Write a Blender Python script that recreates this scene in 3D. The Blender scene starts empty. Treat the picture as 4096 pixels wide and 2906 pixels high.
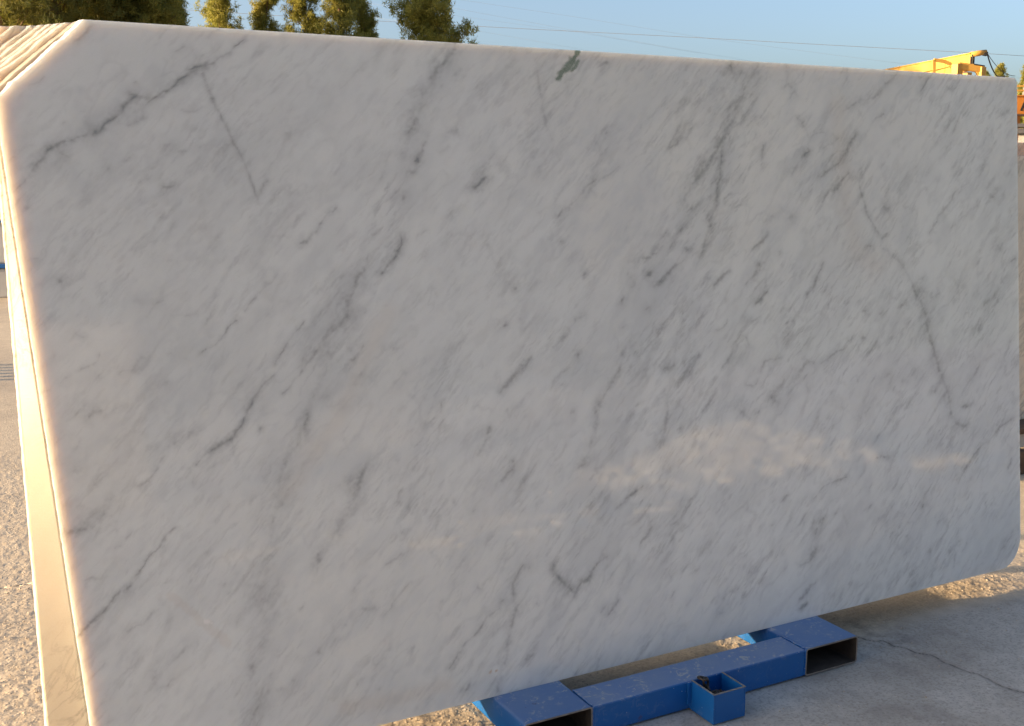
import bpy, bmesh, math, random
import numpy as np
from mathutils import Vector, Matrix
R = math.radians
random.seed(7); rng = np.random.default_rng(7)
scene = bpy.context.scene
COL = scene.collection

# ------------------------------------------------------------------ camera
YAW, PITCH = R(-27.881), R(9.898)          # looking along +y turned 27.9 deg towards +x, tilted down
CAM = Vector((-0.1295, -2.4414, 1.4921))
FPX = 4300.0                                # focal length in units of a 4096 wide frame
cd = bpy.data.cameras.new('camera'); cam = bpy.data.objects.new('camera', cd); COL.objects.link(cam)
cam.location = CAM; cam.rotation_euler = (R(90) - PITCH, 0, YAW)
cd.sensor_width = 36; cd.lens = 36 * FPX / 4096; cd.clip_start = 0.05; cd.clip_end = 3000
scene.camera = cam
# ------------------------------------------------------------------ sky and sun
SUN_EL, SUN_AZ = R(7.2), R(-72.0)           # azimuth clockwise from +y: low sun on the left, a little behind the slabs
world = bpy.data.worlds.new('World'); scene.world = world; world.use_nodes = True
wn = world.node_tree; bg = wn.nodes['Background']
sky = wn.nodes.new('ShaderNodeTexSky'); sky.sky_type = 'NISHITA'; sky.sun_disc = False
sky.sun_elevation = SUN_EL; sky.sun_rotation = SUN_AZ
sky.air_density = 0.62; sky.dust_density = 4.0; sky.ozone_density = 1.1; sky.altitude = 0
wn.links.new(sky.outputs[0], bg.inputs[0]); bg.inputs[1].default_value = 0.15
to_sun = Vector((math.cos(SUN_EL) * math.sin(SUN_AZ), math.cos(SUN_EL) * math.cos(SUN_AZ), math.sin(SUN_EL)))
sl = bpy.data.lights.new('sun', 'SUN'); sun = bpy.data.objects.new('sun', sl); COL.objects.link(sun)
sl.energy = 5.0; sl.angle = R(0.53); sl.color = (1.0, 0.70, 0.40)
sun.rotation_euler = to_sun.to_track_quat('Z', 'Y').to_euler(); sun.location = (-30, 10, 6)
scene.view_settings.view_transform = 'Standard'; scene.view_settings.look = 'None'
scene.view_settings.exposure = 1.54; scene.view_settings.gamma = 1.0; scene.view_settings.use_curve_mapping = False
scene.cycles.max_bounces = 6; scene.cycles.diffuse_bounces = 3; scene.cycles.use_denoising = True

# ------------------------------------------------------------------ helpers
F0 = Vector((-math.sin(YAW), math.cos(YAW), 0)); RT = Vector((math.cos(YAW), math.sin(YAW), 0))
FW = F0 * math.cos(PITCH) + Vector((0, 0, -math.sin(PITCH))); UPV = RT.cross(FW)
def at(px, py, depth):
    """point at a horizontal distance (m) in front of the camera, sighted in the 4096 x 2906 photograph"""
    d = FW * FPX + RT * (px - 2048) - UPV * (py - 1453)
    return CAM + d * (depth / d.dot(F0))
def tag(o, label=None, cat=None, group=None, kind=None):
    if label: o['label'] = label
    if cat: o['category'] = cat
    if group: o['group'] = group
    if kind: o['kind'] = kind
    elif cat and not kind: o['kind'] = 'thing'
    return o
def empty(name, loc=(0, 0, 0), rz=0):
    o = bpy.data.objects.new(name, None); COL.objects.link(o); o.location = loc; o.rotation_euler.z = rz
    o.empty_display_size = .1
    return o
def link(name, me, mat, parent=None):
    o = bpy.data.objects.new(name, me); COL.objects.link(o)
    if mat is not None and len(me.materials) == 0: me.materials.append(mat)
    if parent is not None: o.parent = parent
    return o
def mesh_np(name, V, Fq, smooth=False):
    """V (n,3), Fq (m,3 or 4)"""
    V = np.asarray(V, np.float32); Fq = np.asarray(Fq, np.int32); k = Fq.shape[1]
    me = bpy.data.meshes.new(name)
    me.vertices.add(len(V)); me.vertices.foreach_set('co', V.ravel())
    me.loops.add(Fq.size); me.loops.foreach_set('vertex_index', Fq.ravel())
    me.polygons.add(len(Fq)); me.polygons.foreach_set('loop_start', np.arange(0, Fq.size, k, dtype=np.int32))
    me.polygons.foreach_set('loop_total', np.full(len(Fq), k, np.int32))
    me.polygons.foreach_set('use_smooth', np.full(len(Fq), smooth, bool))
    me.update(calc_edges=True)
    return me
class MB:
    """collects boxes, bars and tubes for ONE part"""
    def __init__(s): s.bm = bmesh.new()
    def box(s, x0, x1, y0, y1, z0, z1, bevel=0, M=None, seg=2):
        b = bmesh.new(); bmesh.ops.create_cube(b, size=1)
        for v in b.verts:
            v.co = Vector(((x0 + x1) / 2 + v.co.x * (x1 - x0), (y0 + y1) / 2 + v.co.y * (y1 - y0), (z0 + z1) / 2 + v.co.z * (z1 - z0)))
        if bevel: bmesh.ops.bevel(b, geom=b.edges[:], offset=bevel, segments=seg, profile=.5, affect='EDGES')
        if M is not None: b.transform(M)
        s.add(b); return s
    def add(s, b):
        me = bpy.data.meshes.new('t'); b.to_mesh(me); b.free(); s.bm.from_mesh(me); bpy.data.meshes.remove(me)
    def bar(s, p, q, w, h=None, bevel=0):
        p, q = Vector(p), Vector(q); h = h or w; d = q - p
        M = Matrix.Translation((p + q) / 2) @ d.to_track_quat('Y', 'Z').to_matrix().to_4x4()
        return s.box(-w / 2, w / 2, -d.length / 2, d.length / 2, -h / 2, h / 2, bevel, M)
    def tube(s, pts, r, n=8, cap=True):
        pts = [Vector(p) for p in pts]; rr = r if isinstance(r, (list, tuple)) else [r] * len(pts)
        rings = []
        for i, p in enumerate(pts):
            t = (pts[min(i + 1, len(pts) - 1)] - pts[max(i - 1, 0)]).normalized()
            a = t.orthogonal().normalized() if abs(t.z) > .9 else t.cross(Vector((0, 0, 1))).normalized()
            b = t.cross(a)
            rings.append([s.bm.verts.new(p + (a * math.cos(2 * math.pi * k / n) + b * math.sin(2 * math.pi * k / n)) * rr[i]) for k in range(n)])
        for A, B in zip(rings, rings[1:]):
            for k in range(n): s.bm.faces.new((A[k], A[(k + 1) % n], B[(k + 1) % n], B[k])).smooth = True
        if cap: s.bm.faces.new(rings[0][::-1]); s.bm.faces.new(rings[-1])
        return s
    def torus(s, M, R1, r, stretch=1.5, n=14, m=7):
        vs = []
        for i in range(n):
            a = 2 * math.pi * i / n; c = Vector((math.cos(a) * R1, math.sin(a) * R1, 0)); c.y += math.copysign((stretch - 1) * R1, math.sin(a)) if abs(math.sin(a)) > .01 else 0
            o = Vector((math.cos(a), math.sin(a), 0))
            vs.append([s.bm.verts.new(M @ (c + (o * math.cos(2 * math.pi * j / m) + Vector((0, 0, 1)) * math.sin(2 * math.pi * j / m)) * r)) for j in range(m)])
        for i in range(n):
            for j in range(m):
                s.bm.faces.new((vs[i][j], vs[(i + 1) % n][j], vs[(i + 1) % n][(j + 1) % m], vs[i][(j + 1) % m])).smooth = True
        return s
    def build(s, name, mat, parent=None):
        bmesh.ops.recalc_face_normals(s.bm, faces=s.bm.faces[:])
        me = bpy.data.meshes.new(name); s.bm.to_mesh(me); s.bm.free()
        return link(name, me, mat, parent)

def hash2(ix, iy, seed):
    h = (ix.astype(np.int64) * 374761393 + iy.astype(np.int64) * 668265263 + seed * 1274126177) & 0xffffffff
    h = ((h ^ (h >> 13)) * 1274126177) & 0xffffffff
    return ((h ^ (h >> 16)) & 0xffff) / 65535.0
def vnoise(x, y, seed=0):
    ix, iy = np.floor(x), np.floor(y); fx, fy = x - ix, y - iy
    fx = fx * fx * fx * (fx * (fx * 6 - 15) + 10); fy = fy * fy * fy * (fy * (fy * 6 - 15) + 10)
    ix, iy = ix.astype(np.int64), iy.astype(np.int64)
    a, b, c, d = hash2(ix, iy, seed), hash2(ix + 1, iy, seed), hash2(ix, iy + 1, seed), hash2(ix + 1, iy + 1, seed)
    return (a * (1 - fx) + b * fx) * (1 - fy) + (c * (1 - fx) + d * fx) * fy
def fbm(x, y, seed=0, oct=4, gain=.5):
    s = 0; a = 1; n = 0
    for o in range(oct):
        s = s + a * vnoise(x * 2 ** o + 17.3 * o, y * 2 ** o - 9.1 * o, seed + o); n += a; a *= gain
    return s / n
def sstep(a, b, x):
    t = np.clip((x - a) / (b - a), 0, 1); return t * t * (3 - 2 * t)

# ------------------------------------------------------------------ materials
class NT:
    def __init__(s, name):
        s.m = bpy.data.materials.new(name); s.m.use_nodes = True; s.t = s.m.node_tree
        s.p = s.t.nodes['Principled BSDF']
    def n(s, kind, **kw):
        x = s.t.nodes.new('ShaderNode' + kind)
        for k, v in kw.items():
            if k in ('op',): x.operation = v
            elif hasattr(x, k) and k not in ('Scale',): setattr(x, k, v)
            else: x.inputs[k].default_value = v
        return x
    def l(s, a, b): s.t.links.new(a, b)
    def co(s, scale=(1, 1, 1), rot=(0, 0, 0), obj=True):
        tc = s.n('TexCoord'); mp = s.n('Mapping'); mp.inputs['Scale'].default_value = scale; mp.inputs['Rotation'].default_value = rot
        s.l(tc.outputs['Object' if obj else 'Generated'], mp.inputs[0]); return mp.outputs[0]
    def noise(s, vec, scale, detail=4, rough=.55, dist=0):
        x = s.n('TexNoise'); x.inputs['Scale'].default_value = scale; x.inputs['Detail'].default_value = detail
        x.inputs['Roughness'].default_value = rough; x.inputs['Distortion'].default_value = dist
        if vec is not None: s.l(vec, x.inputs['Vector'])
        return x.outputs['Fac']
    def ramp(s, fac, stops):
        x = s.n('ValToRGB'); e = x.color_ramp.elements
        while len(e) < len(stops): e.new(.5)
        for k, (p, c) in enumerate(stops):
            e[k].position = p; e[k].color = (c, c, c, 1) if isinstance(c, (int, float)) else (*c, 1)
        s.l(fac, x.inputs[0]); return x.outputs[0]
    def mix(s, f, a, b, blend='MIX'):
        x = s.n('Mix'); x.data_type = 'RGBA'; x.blend_type = blend
        for i, v in ((0, f), (6, a), (7, b)):
            if hasattr(v, 'is_linked') or hasattr(v, 'links'): s.l(v, x.inputs[i])
            elif i == 0: x.inputs[0].default_value = v
            else: x.inputs[i].default_value = (*v, 1) if len(v) == 3 else v
        return x.outputs[2]
    def math(s, op, a, b=0.0, clamp=False):
        x = s.n('Math'); x.operation = op; x.use_clamp = clamp
        for i, v in ((0, a), (1, b)):
            if isinstance(v, (int, float)): x.inputs[i].default_value = v
            else: s.l(v, x.inputs[i])
        return x.outputs[0]
    def bump(s, h, strength=.3, dist=.01, normal=None):
        x = s.n('Bump'); x.inputs['Strength'].default_value = strength; x.inputs['Distance'].default_value = dist
        s.l(h, x.inputs['Height'])
        if normal is not None: s.l(normal, x.inputs['Normal'])
        return x.outputs[0]
    def set(s, color=None, rough=None, normal=None, **kw):
        for k, v in (('Base Color', color), ('Roughness', rough), ('Normal', normal)):
            if v is None: continue
            if hasattr(v, 'links'): s.l(v, s.p.inputs[k])
            else: s.p.inputs[k].default_value = (*v, 1) if isinstance(v, tuple) and len(v) == 3 else v
        for k, v in kw.items(): s.p.inputs[k].default_value = v
        return s.m

def marble(name, base=(.83, .865, .872), use_attr=False, sss=.04, weight=1.0):
    t = NT(name); c = t.co(); cr = t.co((1, 1, 1), (0, R(43), 0))
    # streaks lie along the bedding of the stone
    st = t.n('Mapping'); st.inputs['Scale'].default_value = (1.5, 4, 7); t.l(cr, st.inputs[0])
    fine = t.noise(c, 300, 2, .6); rg = t.n('RGB'); rg.outputs[0].default_value = (*base, 1); col = rg.outputs[0]
    if not use_attr:
        cloud = t.noise(st.outputs[0], 1.6, 3, .6, .6)
        col = t.mix(t.ramp(cloud, [(.35, 0.0), (.7, 1.0)]), tuple(b * 1.03 for b in base), tuple(b * .94 for b in base))
    if use_attr:
        at_ = t.n('Attribute'); at_.attribute_name = 'stone'; sp = t.n('SeparateColor'); t.l(at_.outputs['Color'], sp.inputs[0])
        at2 = t.n('Attribute'); at2.attribute_name = 'stone2'; sp2 = t.n('SeparateColor'); t.l(at2.outputs['Color'], sp2.inputs[0])
        v = t.math('MULTIPLY', sp.outputs[0], t.math('ADD', .8, t.math('MULTIPLY', fine, .4)), True)
        col = t.mix(sp2.outputs[1], col, (.78, .74, .66))                    # warm, cream coloured drifts
        col = t.mix(sp2.outputs[0], col, (.69, .725, .745))                    # cool grey clouds
        col = t.mix(v, col, (.28, .30, .32))                               # veins
        col = t.mix(t.math('MULTIPLY', sp.outputs[1], t.math('ADD', .55, t.math('MULTIPLY', fine, .9)), True), col, (.12, .19, .15))      # green mineral streak
        col = t.mix(sp.outputs[2], col, (.55, .36, .20))                     # rust specks
        col = t.mix(sp2.outputs[2], col, (.9, .9, .9))                       # chips
    else:
        v1 = t.noise(st.outputs[0], 2.2, 4, .6, 1.2)
        v = t.ramp(t.math('ABSOLUTE', t.math('SUBTRACT', v1, .5)), [(0.0, .8), (.02, .4), (.06, 0.0)])
        m = t.ramp(t.noise(c, 2.6, 2), [(.40, 0.0), (.55, 1.0)])
        col = t.mix(t.math('MULTIPLY', v, m), col, tuple(b * .5 for b in base))
    col = t.mix(t.math('MULTIPLY', fine, .16), col, (.52, .53, .55))
    rgh = t.ramp(t.noise(c, 14, 1), [(.3, .03), (.75, .075)])
    m = t.set(col, rgh) if use_attr else t.set(col, .5, t.bump(fine, .15, .003))
    p = t.p
    p.subsurface_method = 'BURLEY'; p.inputs['Subsurface Weight'].default_value = weight
    p.inputs['Subsurface Radius'].default_value = (1.0, .72, .48)
    p.inputs['Subsurface Scale'].default_value = sss
    p.inputs['IOR'].default_value = 1.5
    p.inputs['Specular IOR Level'].default_value = .5
    return m
M_FRONT = marble('polished_marble', use_attr=True, weight=.6)
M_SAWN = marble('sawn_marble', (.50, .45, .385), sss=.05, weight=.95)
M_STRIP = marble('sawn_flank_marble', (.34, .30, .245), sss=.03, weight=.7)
M_BEIGE = marble('beige_marble', (.74, .67, .56))

def paint(name, col, dust=(.36, .42, .48), scuff=.6, rough=.42, seed=0):
    t = NT(name); c = t.co(); g = t.n('NewGeometry'); sx = t.n('SeparateXYZ'); t.l(g.outputs['Normal'], sx.inputs[0])
    up = t.ramp(sx.outputs[2], [(.3, 0.0), (.9, 1.0)])
    n1 = t.noise(c, 7 + seed, 5, .6); n2 = t.noise(c, 34, 6, .65, 1.5); n3 = t.noise(c, 160, 3)
    film = t.math('MULTIPLY', up, t.math('ADD', .22, t.math('MULTIPLY', n1, .46)))
    base = t.mix(t.ramp(n1, [(.3, 0.0), (.7, .35)]), col, tuple(x * .6 for x in col))
    base = t.mix(film, base, dust)
    # dried slurry smears, mostly on upward faces
    smear = t.ramp(n2, [(.54, 0.0), (.62, 1.0)]); patch = t.ramp(t.noise(c, 9, 4), [(.46, 0.0), (.56, 1.0)])
    sm = t.math('MULTIPLY', t.math('MULTIPLY', smear, patch), t.math('ADD', .07, t.math('MULTIPLY', up, scuff)), True)
    base = t.mix(sm, base, (.50, .49, .44))
    # small splashes
    vo = t.n('TexVoronoi'); vo.inputs['Scale'].default_value = 75; t.l(c, vo.inputs['Vector'])
    spk = t.math('MULTIPLY', t.ramp(vo.outputs['Distance'], [(.07, 1.0), (.13, 0.0)]), t.ramp(n3, [(.55, 0.0), (.62, .8)]))
    base = t.mix(spk, base, (.6, .6, .57))
    rust = t.ramp(t.noise(c, 21, 6, .7, .5), [(.66, 0.0), (.73, .8)])
    base = t.mix(rust, base, (.10, .045, .025))
    rg = t.mix(up, (rough,) * 3, (.62,) * 3)
    return t.set(base, rg, t.bump(n3, .06, .004))
M_BLUE = paint('blue_paint', (.003, .112, .40))
def plain(name, a, b, scale=30, rough=.7, bump=.2, detail=6, dist=.01, metallic=0):
    t = NT(name); c = t.co(); n = t.noise(c, scale, detail, .6); n2 = t.noise(c, scale * .13, 3)
    col = t.mix(t.ramp(t.math('ADD', t.math('MULTIPLY', n, .6), t.math('MULTIPLY', n2, .4)), [(.35, 0.0), (.65, 1.0)]), a, b)
    return t.set(col, rough, t.bump(n, bump, dist), Metallic=metallic)
M_RUST = plain('rusty_steel', (.05, .03, .022), (.13, .085, .06), 25, .8)
M_INNER = plain('dull_inner_steel', (.035, .028, .024), (.085, .07, .06), 25, .75)
M_STEEL = plain('bare_steel_edge', (.30, .29, .28), (.16, .14, .13), 60, .5, metallic=.3)
M_CHAIN = plain('oily_chain', (.03, .025, .022), (.10, .08, .07), 90, .4, metallic=.5)
M_YEL = plain('yellow_paint', (.60, .345, .075), (.50, .27, .05), 3, .5, .05)
M_ORANGE = plain('orange_paint', (.52, .20, .03), (.40, .15, .03), 3, .55, .05)
M_BLACK = plain('black_and_shade', (.012, .012, .012), (.03, .03, .03), 12, .7)  # black fittings, and the shade painted on the girder end
M_GREYMETAL = plain('grey_metal', (.10, .10, .11), (.18, .18, .19), 6, .6)
M_NAVY = plain('navy_paint', (.012, .016, .05), (.02, .026, .07), 4, .55)
M_BLOCK = plain('sawn_block', (.52, .53, .54), (.40, .41, .43), 6, .75, .3)
M_BLOCKW = plain('white_block', (.58, .555, .51), (.48, .455, .415), 5, .8, .3)
M_WIRE = plain('cable', (.22, .22, .23), (.30, .30, .30), 5, .6, 0)
M_BARK = plain('pine_bark', (.10, .06, .035), (.22, .14, .08), 9, .9, .6, dist=.03)
def foliage(name, a, b, tr=.25):
    t = NT(name); c = t.co(); oi = t.n('ObjectInfo')
    n = t.noise(c, .9, 3); n2 = t.noise(c, 9, 2)
    col = t.mix(t.ramp(t.math('ADD', t.math('MULTIPLY', n, .6), t.math('MULTIPLY', n2, .4)), [(.38, 0.0), (.62, 1.0)]), a, b)
    col = t.mix(t.math('MULTIPLY', oi.outputs['Random'], .15), col, (.035, .055, .018))
    m = t.set(col, .6)
    d = t.n('BsdfTranslucent'); t.l(col, d.inputs[0]); ms = t.n('MixShader'); ms.inputs[0].default_value = tr
    t.l(t.p.outputs[0], ms.inputs[1]); t.l(d.outputs[0], ms.inputs[2]); t.l(ms.outputs[0], t.t.nodes['Material Output'].inputs[0])
    return m
M_PINE = foliage('pine_needles', (.21, .235, .046), (.40, .365, .08), .5)
M_PINE_SHADED = foliage('shaded_pine_needles', (.15, .17, .034), (.29, .255, .052), .45)  # darker copy: shade among the dense left pines put into the colour

# ------------------------------------------------------------------ ground
CRACK = np.array([[2.432, -0.033], [2.439, -0.062], [2.454, -0.083], [2.479, -0.088], [2.486, -0.112], [2.479, -0.138], [2.5, -0.157], [2.504, -0.181], [2.507, -0.206], [2.525, -0.228], [2.536, -0.241], [2.535, -0.269], [2.528, -0.297], [2.537, -0.329], [2.539, -0.371], [2.555, -0.4], [2.555, -0.445], [2.551, -0.489], [2.562, -0.524], [2.575, -0.543], [2.597, -0.575]])
def grid_axis(fine0, fine1, step, lo, hi):
    a = list(np.arange(fine0, fine1 + 1e-6, step)); s = step; x = a[-1]
    while x < hi: s *= 1.35; x += s; a.append(x)
    b = []; s = step; x = a[0]
    while x > lo: s *= 1.35; x -= s; b.append(x)
    return np.array(b[::-1] + a)
gx = grid_axis(-.75, 3.75, .0075, -900, 900); gy = grid_axis(-.80, 1.75, .0075, -900, 1.75); gy = np.concatenate([gy[gy <= 1.7501], grid_axis(1.765, 4.2, .013, 1.76, 900)])
X, Y = np.meshgrid(gx, gy)
# the trampled yard is gravelly; in front of the rack it is a smoother concrete apron
rough = 1 - sstep(.02, -.10, Y - .03 * np.sin(X * 5)) * sstep(-.25, .35, X)
near = sstep(-.78, -.6, Y) * sstep(4.2, 3.4, Y) * sstep(-.74, -.6, X) * sstep(3.74, 3.6, X)
peb = fbm(X * 78, Y * 78, 11, 3, .6); peb2 = fbm(X * 22, Y * 22, 31, 2)
Z = near * (rough * (.0017 * sstep(.50, .74, peb) + .0016 * (peb2 - .5) + .0013 * (fbm(X * 115, Y * 115, 5, 2) - .5)) + (1 - rough) * .0016 * (fbm(X * 60, Y * 60, 3, 3) - .5)) + .02 * (fbm(X * .5, Y * .5, 2, 2) - .5) * sstep(3, 12, np.hypot(X, Y))
Z -= .003 * near
nx, ny = len(gx), len(gy)
idx = np.arange(nx * ny).reshape(ny, nx)
Q = np.stack([idx[:-1, :-1], idx[:-1, 1:], idx[1:, 1:], idx[1:, :-1]], -1).reshape(-1, 4)
me = mesh_np('ground', np.stack([X, Y, Z], -1).reshape(-1, 3), Q, True)
# distance to the crack in the concrete, used to cut it as a dark groove
cdist = np.full(X.shape, .1)
jx = X + .006 * (fbm(X * 40, Y * 40, 91, 2) - .5); jy = Y + .006 * (fbm(X * 40, Y * 40, 92, 2) - .5)
for a, b in zip(CRACK, CRACK[1:]):
    d = b - a; tt = np.clip(((jx - a[0]) * d[0] + (jy - a[1]) * d[1]) / (d @ d), 0, 1)
    cdist = np.minimum(cdist, np.hypot(jx - a[0] - tt * d[0], jy - a[1] - tt * d[1]))
A = me.attributes.new('crack', 'FLOAT', 'POINT'); A.data.foreach_set('value', cdist.ravel().astype(np.float32))
A = me.attributes.new('gravel', 'FLOAT', 'POINT'); A.data.foreach_set('value', rough.ravel().astype(np.float32))
t = NT('yard_ground'); c = t.co()
n1 = t.noise(c, 1.3, 4, .6); n2 = t.noise(c, 19, 4, .7); n3 = t.noise(c, 120, 3, .6)
ga = t.n('Attribute'); ga.attribute_name = 'gravel'; gfac = ga.outputs['Fac']
conc = t.mix(t.ramp(n2, [(.3, 0.0), (.7, 1.0)]), (.47, .44, .40), (.58, .545, .495))
conc = t.mix(t.ramp(n3, [(.49, 0.0), (.64, .55)]), conc, (.24, .22, .20))
conc = t.mix(t.ramp(t.noise(c, 5, 4, .7), [(.45, 0.0), (.68, .55)]), conc, (.25, .225, .20))
grav = t.mix(t.ramp(n2, [(.3, 0.0), (.7, 1.0)]), (.525, .435, .315), (.68, .58, .435))
grav = t.mix(t.ramp(n3, [(.36, .5), (.56, 0.0)]), grav, (.33, .265, .20))
col = t.mix(gfac, conc, grav)
col = t.mix(t.ramp(n1, [(.48, 0.0), (.72, .40)]), col, (.24, .205, .17))
sxy = t.n('SeparateXYZ'); t.l(c, sxy.inputs[0])
ms = t.n('TexCoord')
# oily dirt trodden in beside the right hand fork pocket
dv = t.n('VectorMath'); dv.operation = 'DISTANCE'; dv.inputs[1].default_value = (2.45, .02, 0); t.l(c, dv.inputs[0])
dirt = t.math('MULTIPLY', t.ramp(dv.outputs['Value'], [(.05, 1.0), (.42, 0.0)]), t.ramp(n2, [(.38, .05), (.62, .6)]))
col = t.mix(dirt, col, (.10, .085, .07))
vo = t.n('TexVoronoi'); vo.inputs['Scale'].default_value = 28; t.l(c, vo.inputs['Vector'])
col = t.mix(t.math('MULTIPLY', t.ramp(vo.outputs['Distance'], [(.05, 1.0), (.10, 0.0)]), t.ramp(n2, [(.52, 0.0), (.6, .7)])), col, (.65, .64, .62))
ca = t.n('Attribute'); ca.attribute_name = 'crack'
wob = t.math('ADD', ca.outputs['Fac'], t.math('MULTIPLY', t.math('SUBTRACT', n3, .5), .004))
crk = t.ramp(wob, [(.0016, 1.0), (.0044, 0.0)])
halo = t.ramp(ca.outputs['Fac'], [(.0, .25), (.02, 0.0)])
col = t.mix(halo, col, (.22, .20, .18)); col = t.mix(crk, col, (.02, .018, .016))
hb = t.math('ADD', t.math('MULTIPLY', n3, .45), t.math('MULTIPLY', n2, .55))
pv = t.n('TexVoronoi'); pv.inputs['Scale'].default_value = 62; t.l(c, pv.inputs['Vector'])
hb = t.math('ADD', hb, t.math('MULTIPLY', t.math('MULTIPLY', t.ramp(pv.outputs['Distance'], [(.0, 1.0), (.35, 0.0)]), gfac), .6))
hb = t.math('SUBTRACT', hb, t.math('MULTIPLY', crk, 1.5))
t.set(col, .9, t.bump(t.math('ADD', hb, t.math('MULTIPLY', t.math('MULTIPLY', t.noise(c, 42, 3, .6), gfac), .8)), .4, .006))
ground = link('ground', me, t.m); tag(ground, kind='structure')

# wooded hills added unseen behind the camera to even out the slab's reflection
th_ = np.linspace(R(192), R(352), 420); rr_ = np.array([58, 66, 78, 100, 140.0])
TH, RR = np.meshgrid(th_, rr_); HX = 2 + RR * np.cos(TH); HY = RR * np.sin(TH)
prof = np.array([0, .45, .8, 1.0, .6])[:, None]
HZ = prof * (33 + 10 * fbm(TH * 4 + 9, RR * 0, 71, 4, .6)) + prof * 4.0 * fbm(TH * 45, RR * .1, 72, 4, .7) - .5
m_ = np.arange(TH.size).reshape(TH.shape)
me = mesh_np('added_hill', np.stack([HX, HY, HZ], -1).reshape(-1, 3), np.stack([m_[:-1, :-1], m_[:-1, 1:], m_[1:, 1:], m_[1:, :-1]], -1).reshape(-1, 4), True)
tag(link('added_hill', me, plain('hill_scrub', (.040, .062, .048), (.085, .11, .085), .12, .95, .3, dist=.5)), kind='structure')

# ------------------------------------------------------------------ the leaning bundle of slabs
LEAN = R(5.787); H = 1.75; W = 3.267; HB = .0895
VUP = np.array([0, math.sin(LEAN), math.cos(LEAN)]); NF = np.array([0, -math.cos(LEAN), math.sin(LEAN)])
def wob(t, seed, amp): return amp * (fbm(t * 55, t * 0 + seed * 3.7, seed, 4, .7) - .5) * 2
def left_edge(t, seed, xtop, ttop_slope, xl):
    """left outline: straight side, then the cut-off upper corner"""
    cut = xtop - (H - t) / ttop_slope
    x = np.maximum(xl, cut) + wob(t, seed, .0022)
    return x + np.where(cut > xl, wob(t * .4, seed + 40, .010), 0)
def right_edge(t, seed, rb=.115, rt=.018):
    x = np.full_like(t, W)
    x = np.where(t < rb, W - rb * .95 + rb * .95 * np.sqrt(np.clip(1 - ((rb - t) / rb) ** 2, 0, 1)), x)
    x = np.where(t > H - rt, W - rt + np.sqrt(np.clip(rt ** 2 - (t - H + rt) ** 2, 0, None)), x)
    return x + wob(t, seed + 70, .0015)
def slab_mesh(name, off, thick, Lf, Lb, Rr, ns, nt, dense_left=1.0, tdense=True):
    tt = np.linspace(0, H, nt)
    if tdense:
        extra = np.concatenate([np.linspace(0, .12, 24), np.linspace(H - .02, H, 10)]); tt = np.unique(np.concatenate([tt, extra]))
    nt = len(tt)
    ss = np.linspace(0, 1, ns) ** dense_left
    L, Bk, Rg = Lf(tt), Lb(tt), Rr(tt)
    S = L[:, None] + (Rg - L)[:, None] * ss[None, :]; Tm = np.repeat(tt[:, None], ns, 1)
    front = np.stack([S, off + Tm * VUP[1], HB + Tm * VUP[2]], -1).reshape(-1, 3)
    nb = thick * np.array([0, 1, 0])
    SB = Bk[:, None] + (Rg - Bk)[:, None] * np.array([0, .03, .97, 1.0])[None, :]
    TB = np.repeat(tt[:, None], 4, 1)
    back = np.stack([SB, off + thick + TB * VUP[1], HB + TB * VUP[2]], -1).reshape(-1, 3)
    fi = np.arange(nt * ns).reshape(nt, ns); bi = nt * ns + np.arange(nt * 4).reshape(nt, 4)
    q = [np.stack([fi[:-1, :-1], fi[:-1, 1:], fi[1:, 1:], fi[1:, :-1]], -1).reshape(-1, 4),
         np.stack([bi[:-1, :-1], bi[1:, :-1], bi[1:, 1:], bi[:-1, 1:]], -1).reshape(-1, 4),
         np.stack([bi[:-1, 0], fi[:-1, 0], fi[1:, 0], bi[1:, 0]], -1),
         np.stack([fi[:-1, -1], bi[:-1, -1], bi[1:, -1], fi[1:, -1]], -1)]
    V = np.concatenate([front, back])
    # top and bottom closing strips: matching column subset
    cols = [0, int((ns - 1) * .03), int((ns - 1) * .97), ns - 1]
    faces = [list(map(int, f)) for f in []]
    strips = []
    for row, flip in ((nt - 1, False), (0, True)):
        for k in range(3):
            ring = [int(fi[row, j]) for j in range(cols[k], cols[k + 1] + 1)] + [int(bi[row, k + 1]), int(bi[row, k])]
            strips.append(ring[::-1] if flip else ring)
    me = mesh_np(name, V, np.concatenate(q), False)
    bm = bmesh.new(); bm.from_mesh(me); bm.verts.ensure_lookup_table()
    for r in strips:
        try: bm.faces.new([bm.verts[i] for i in r])
        except ValueError: pass
    bm.to_mesh(me); bm.free()
    return me, S, Tm, nt
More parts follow.
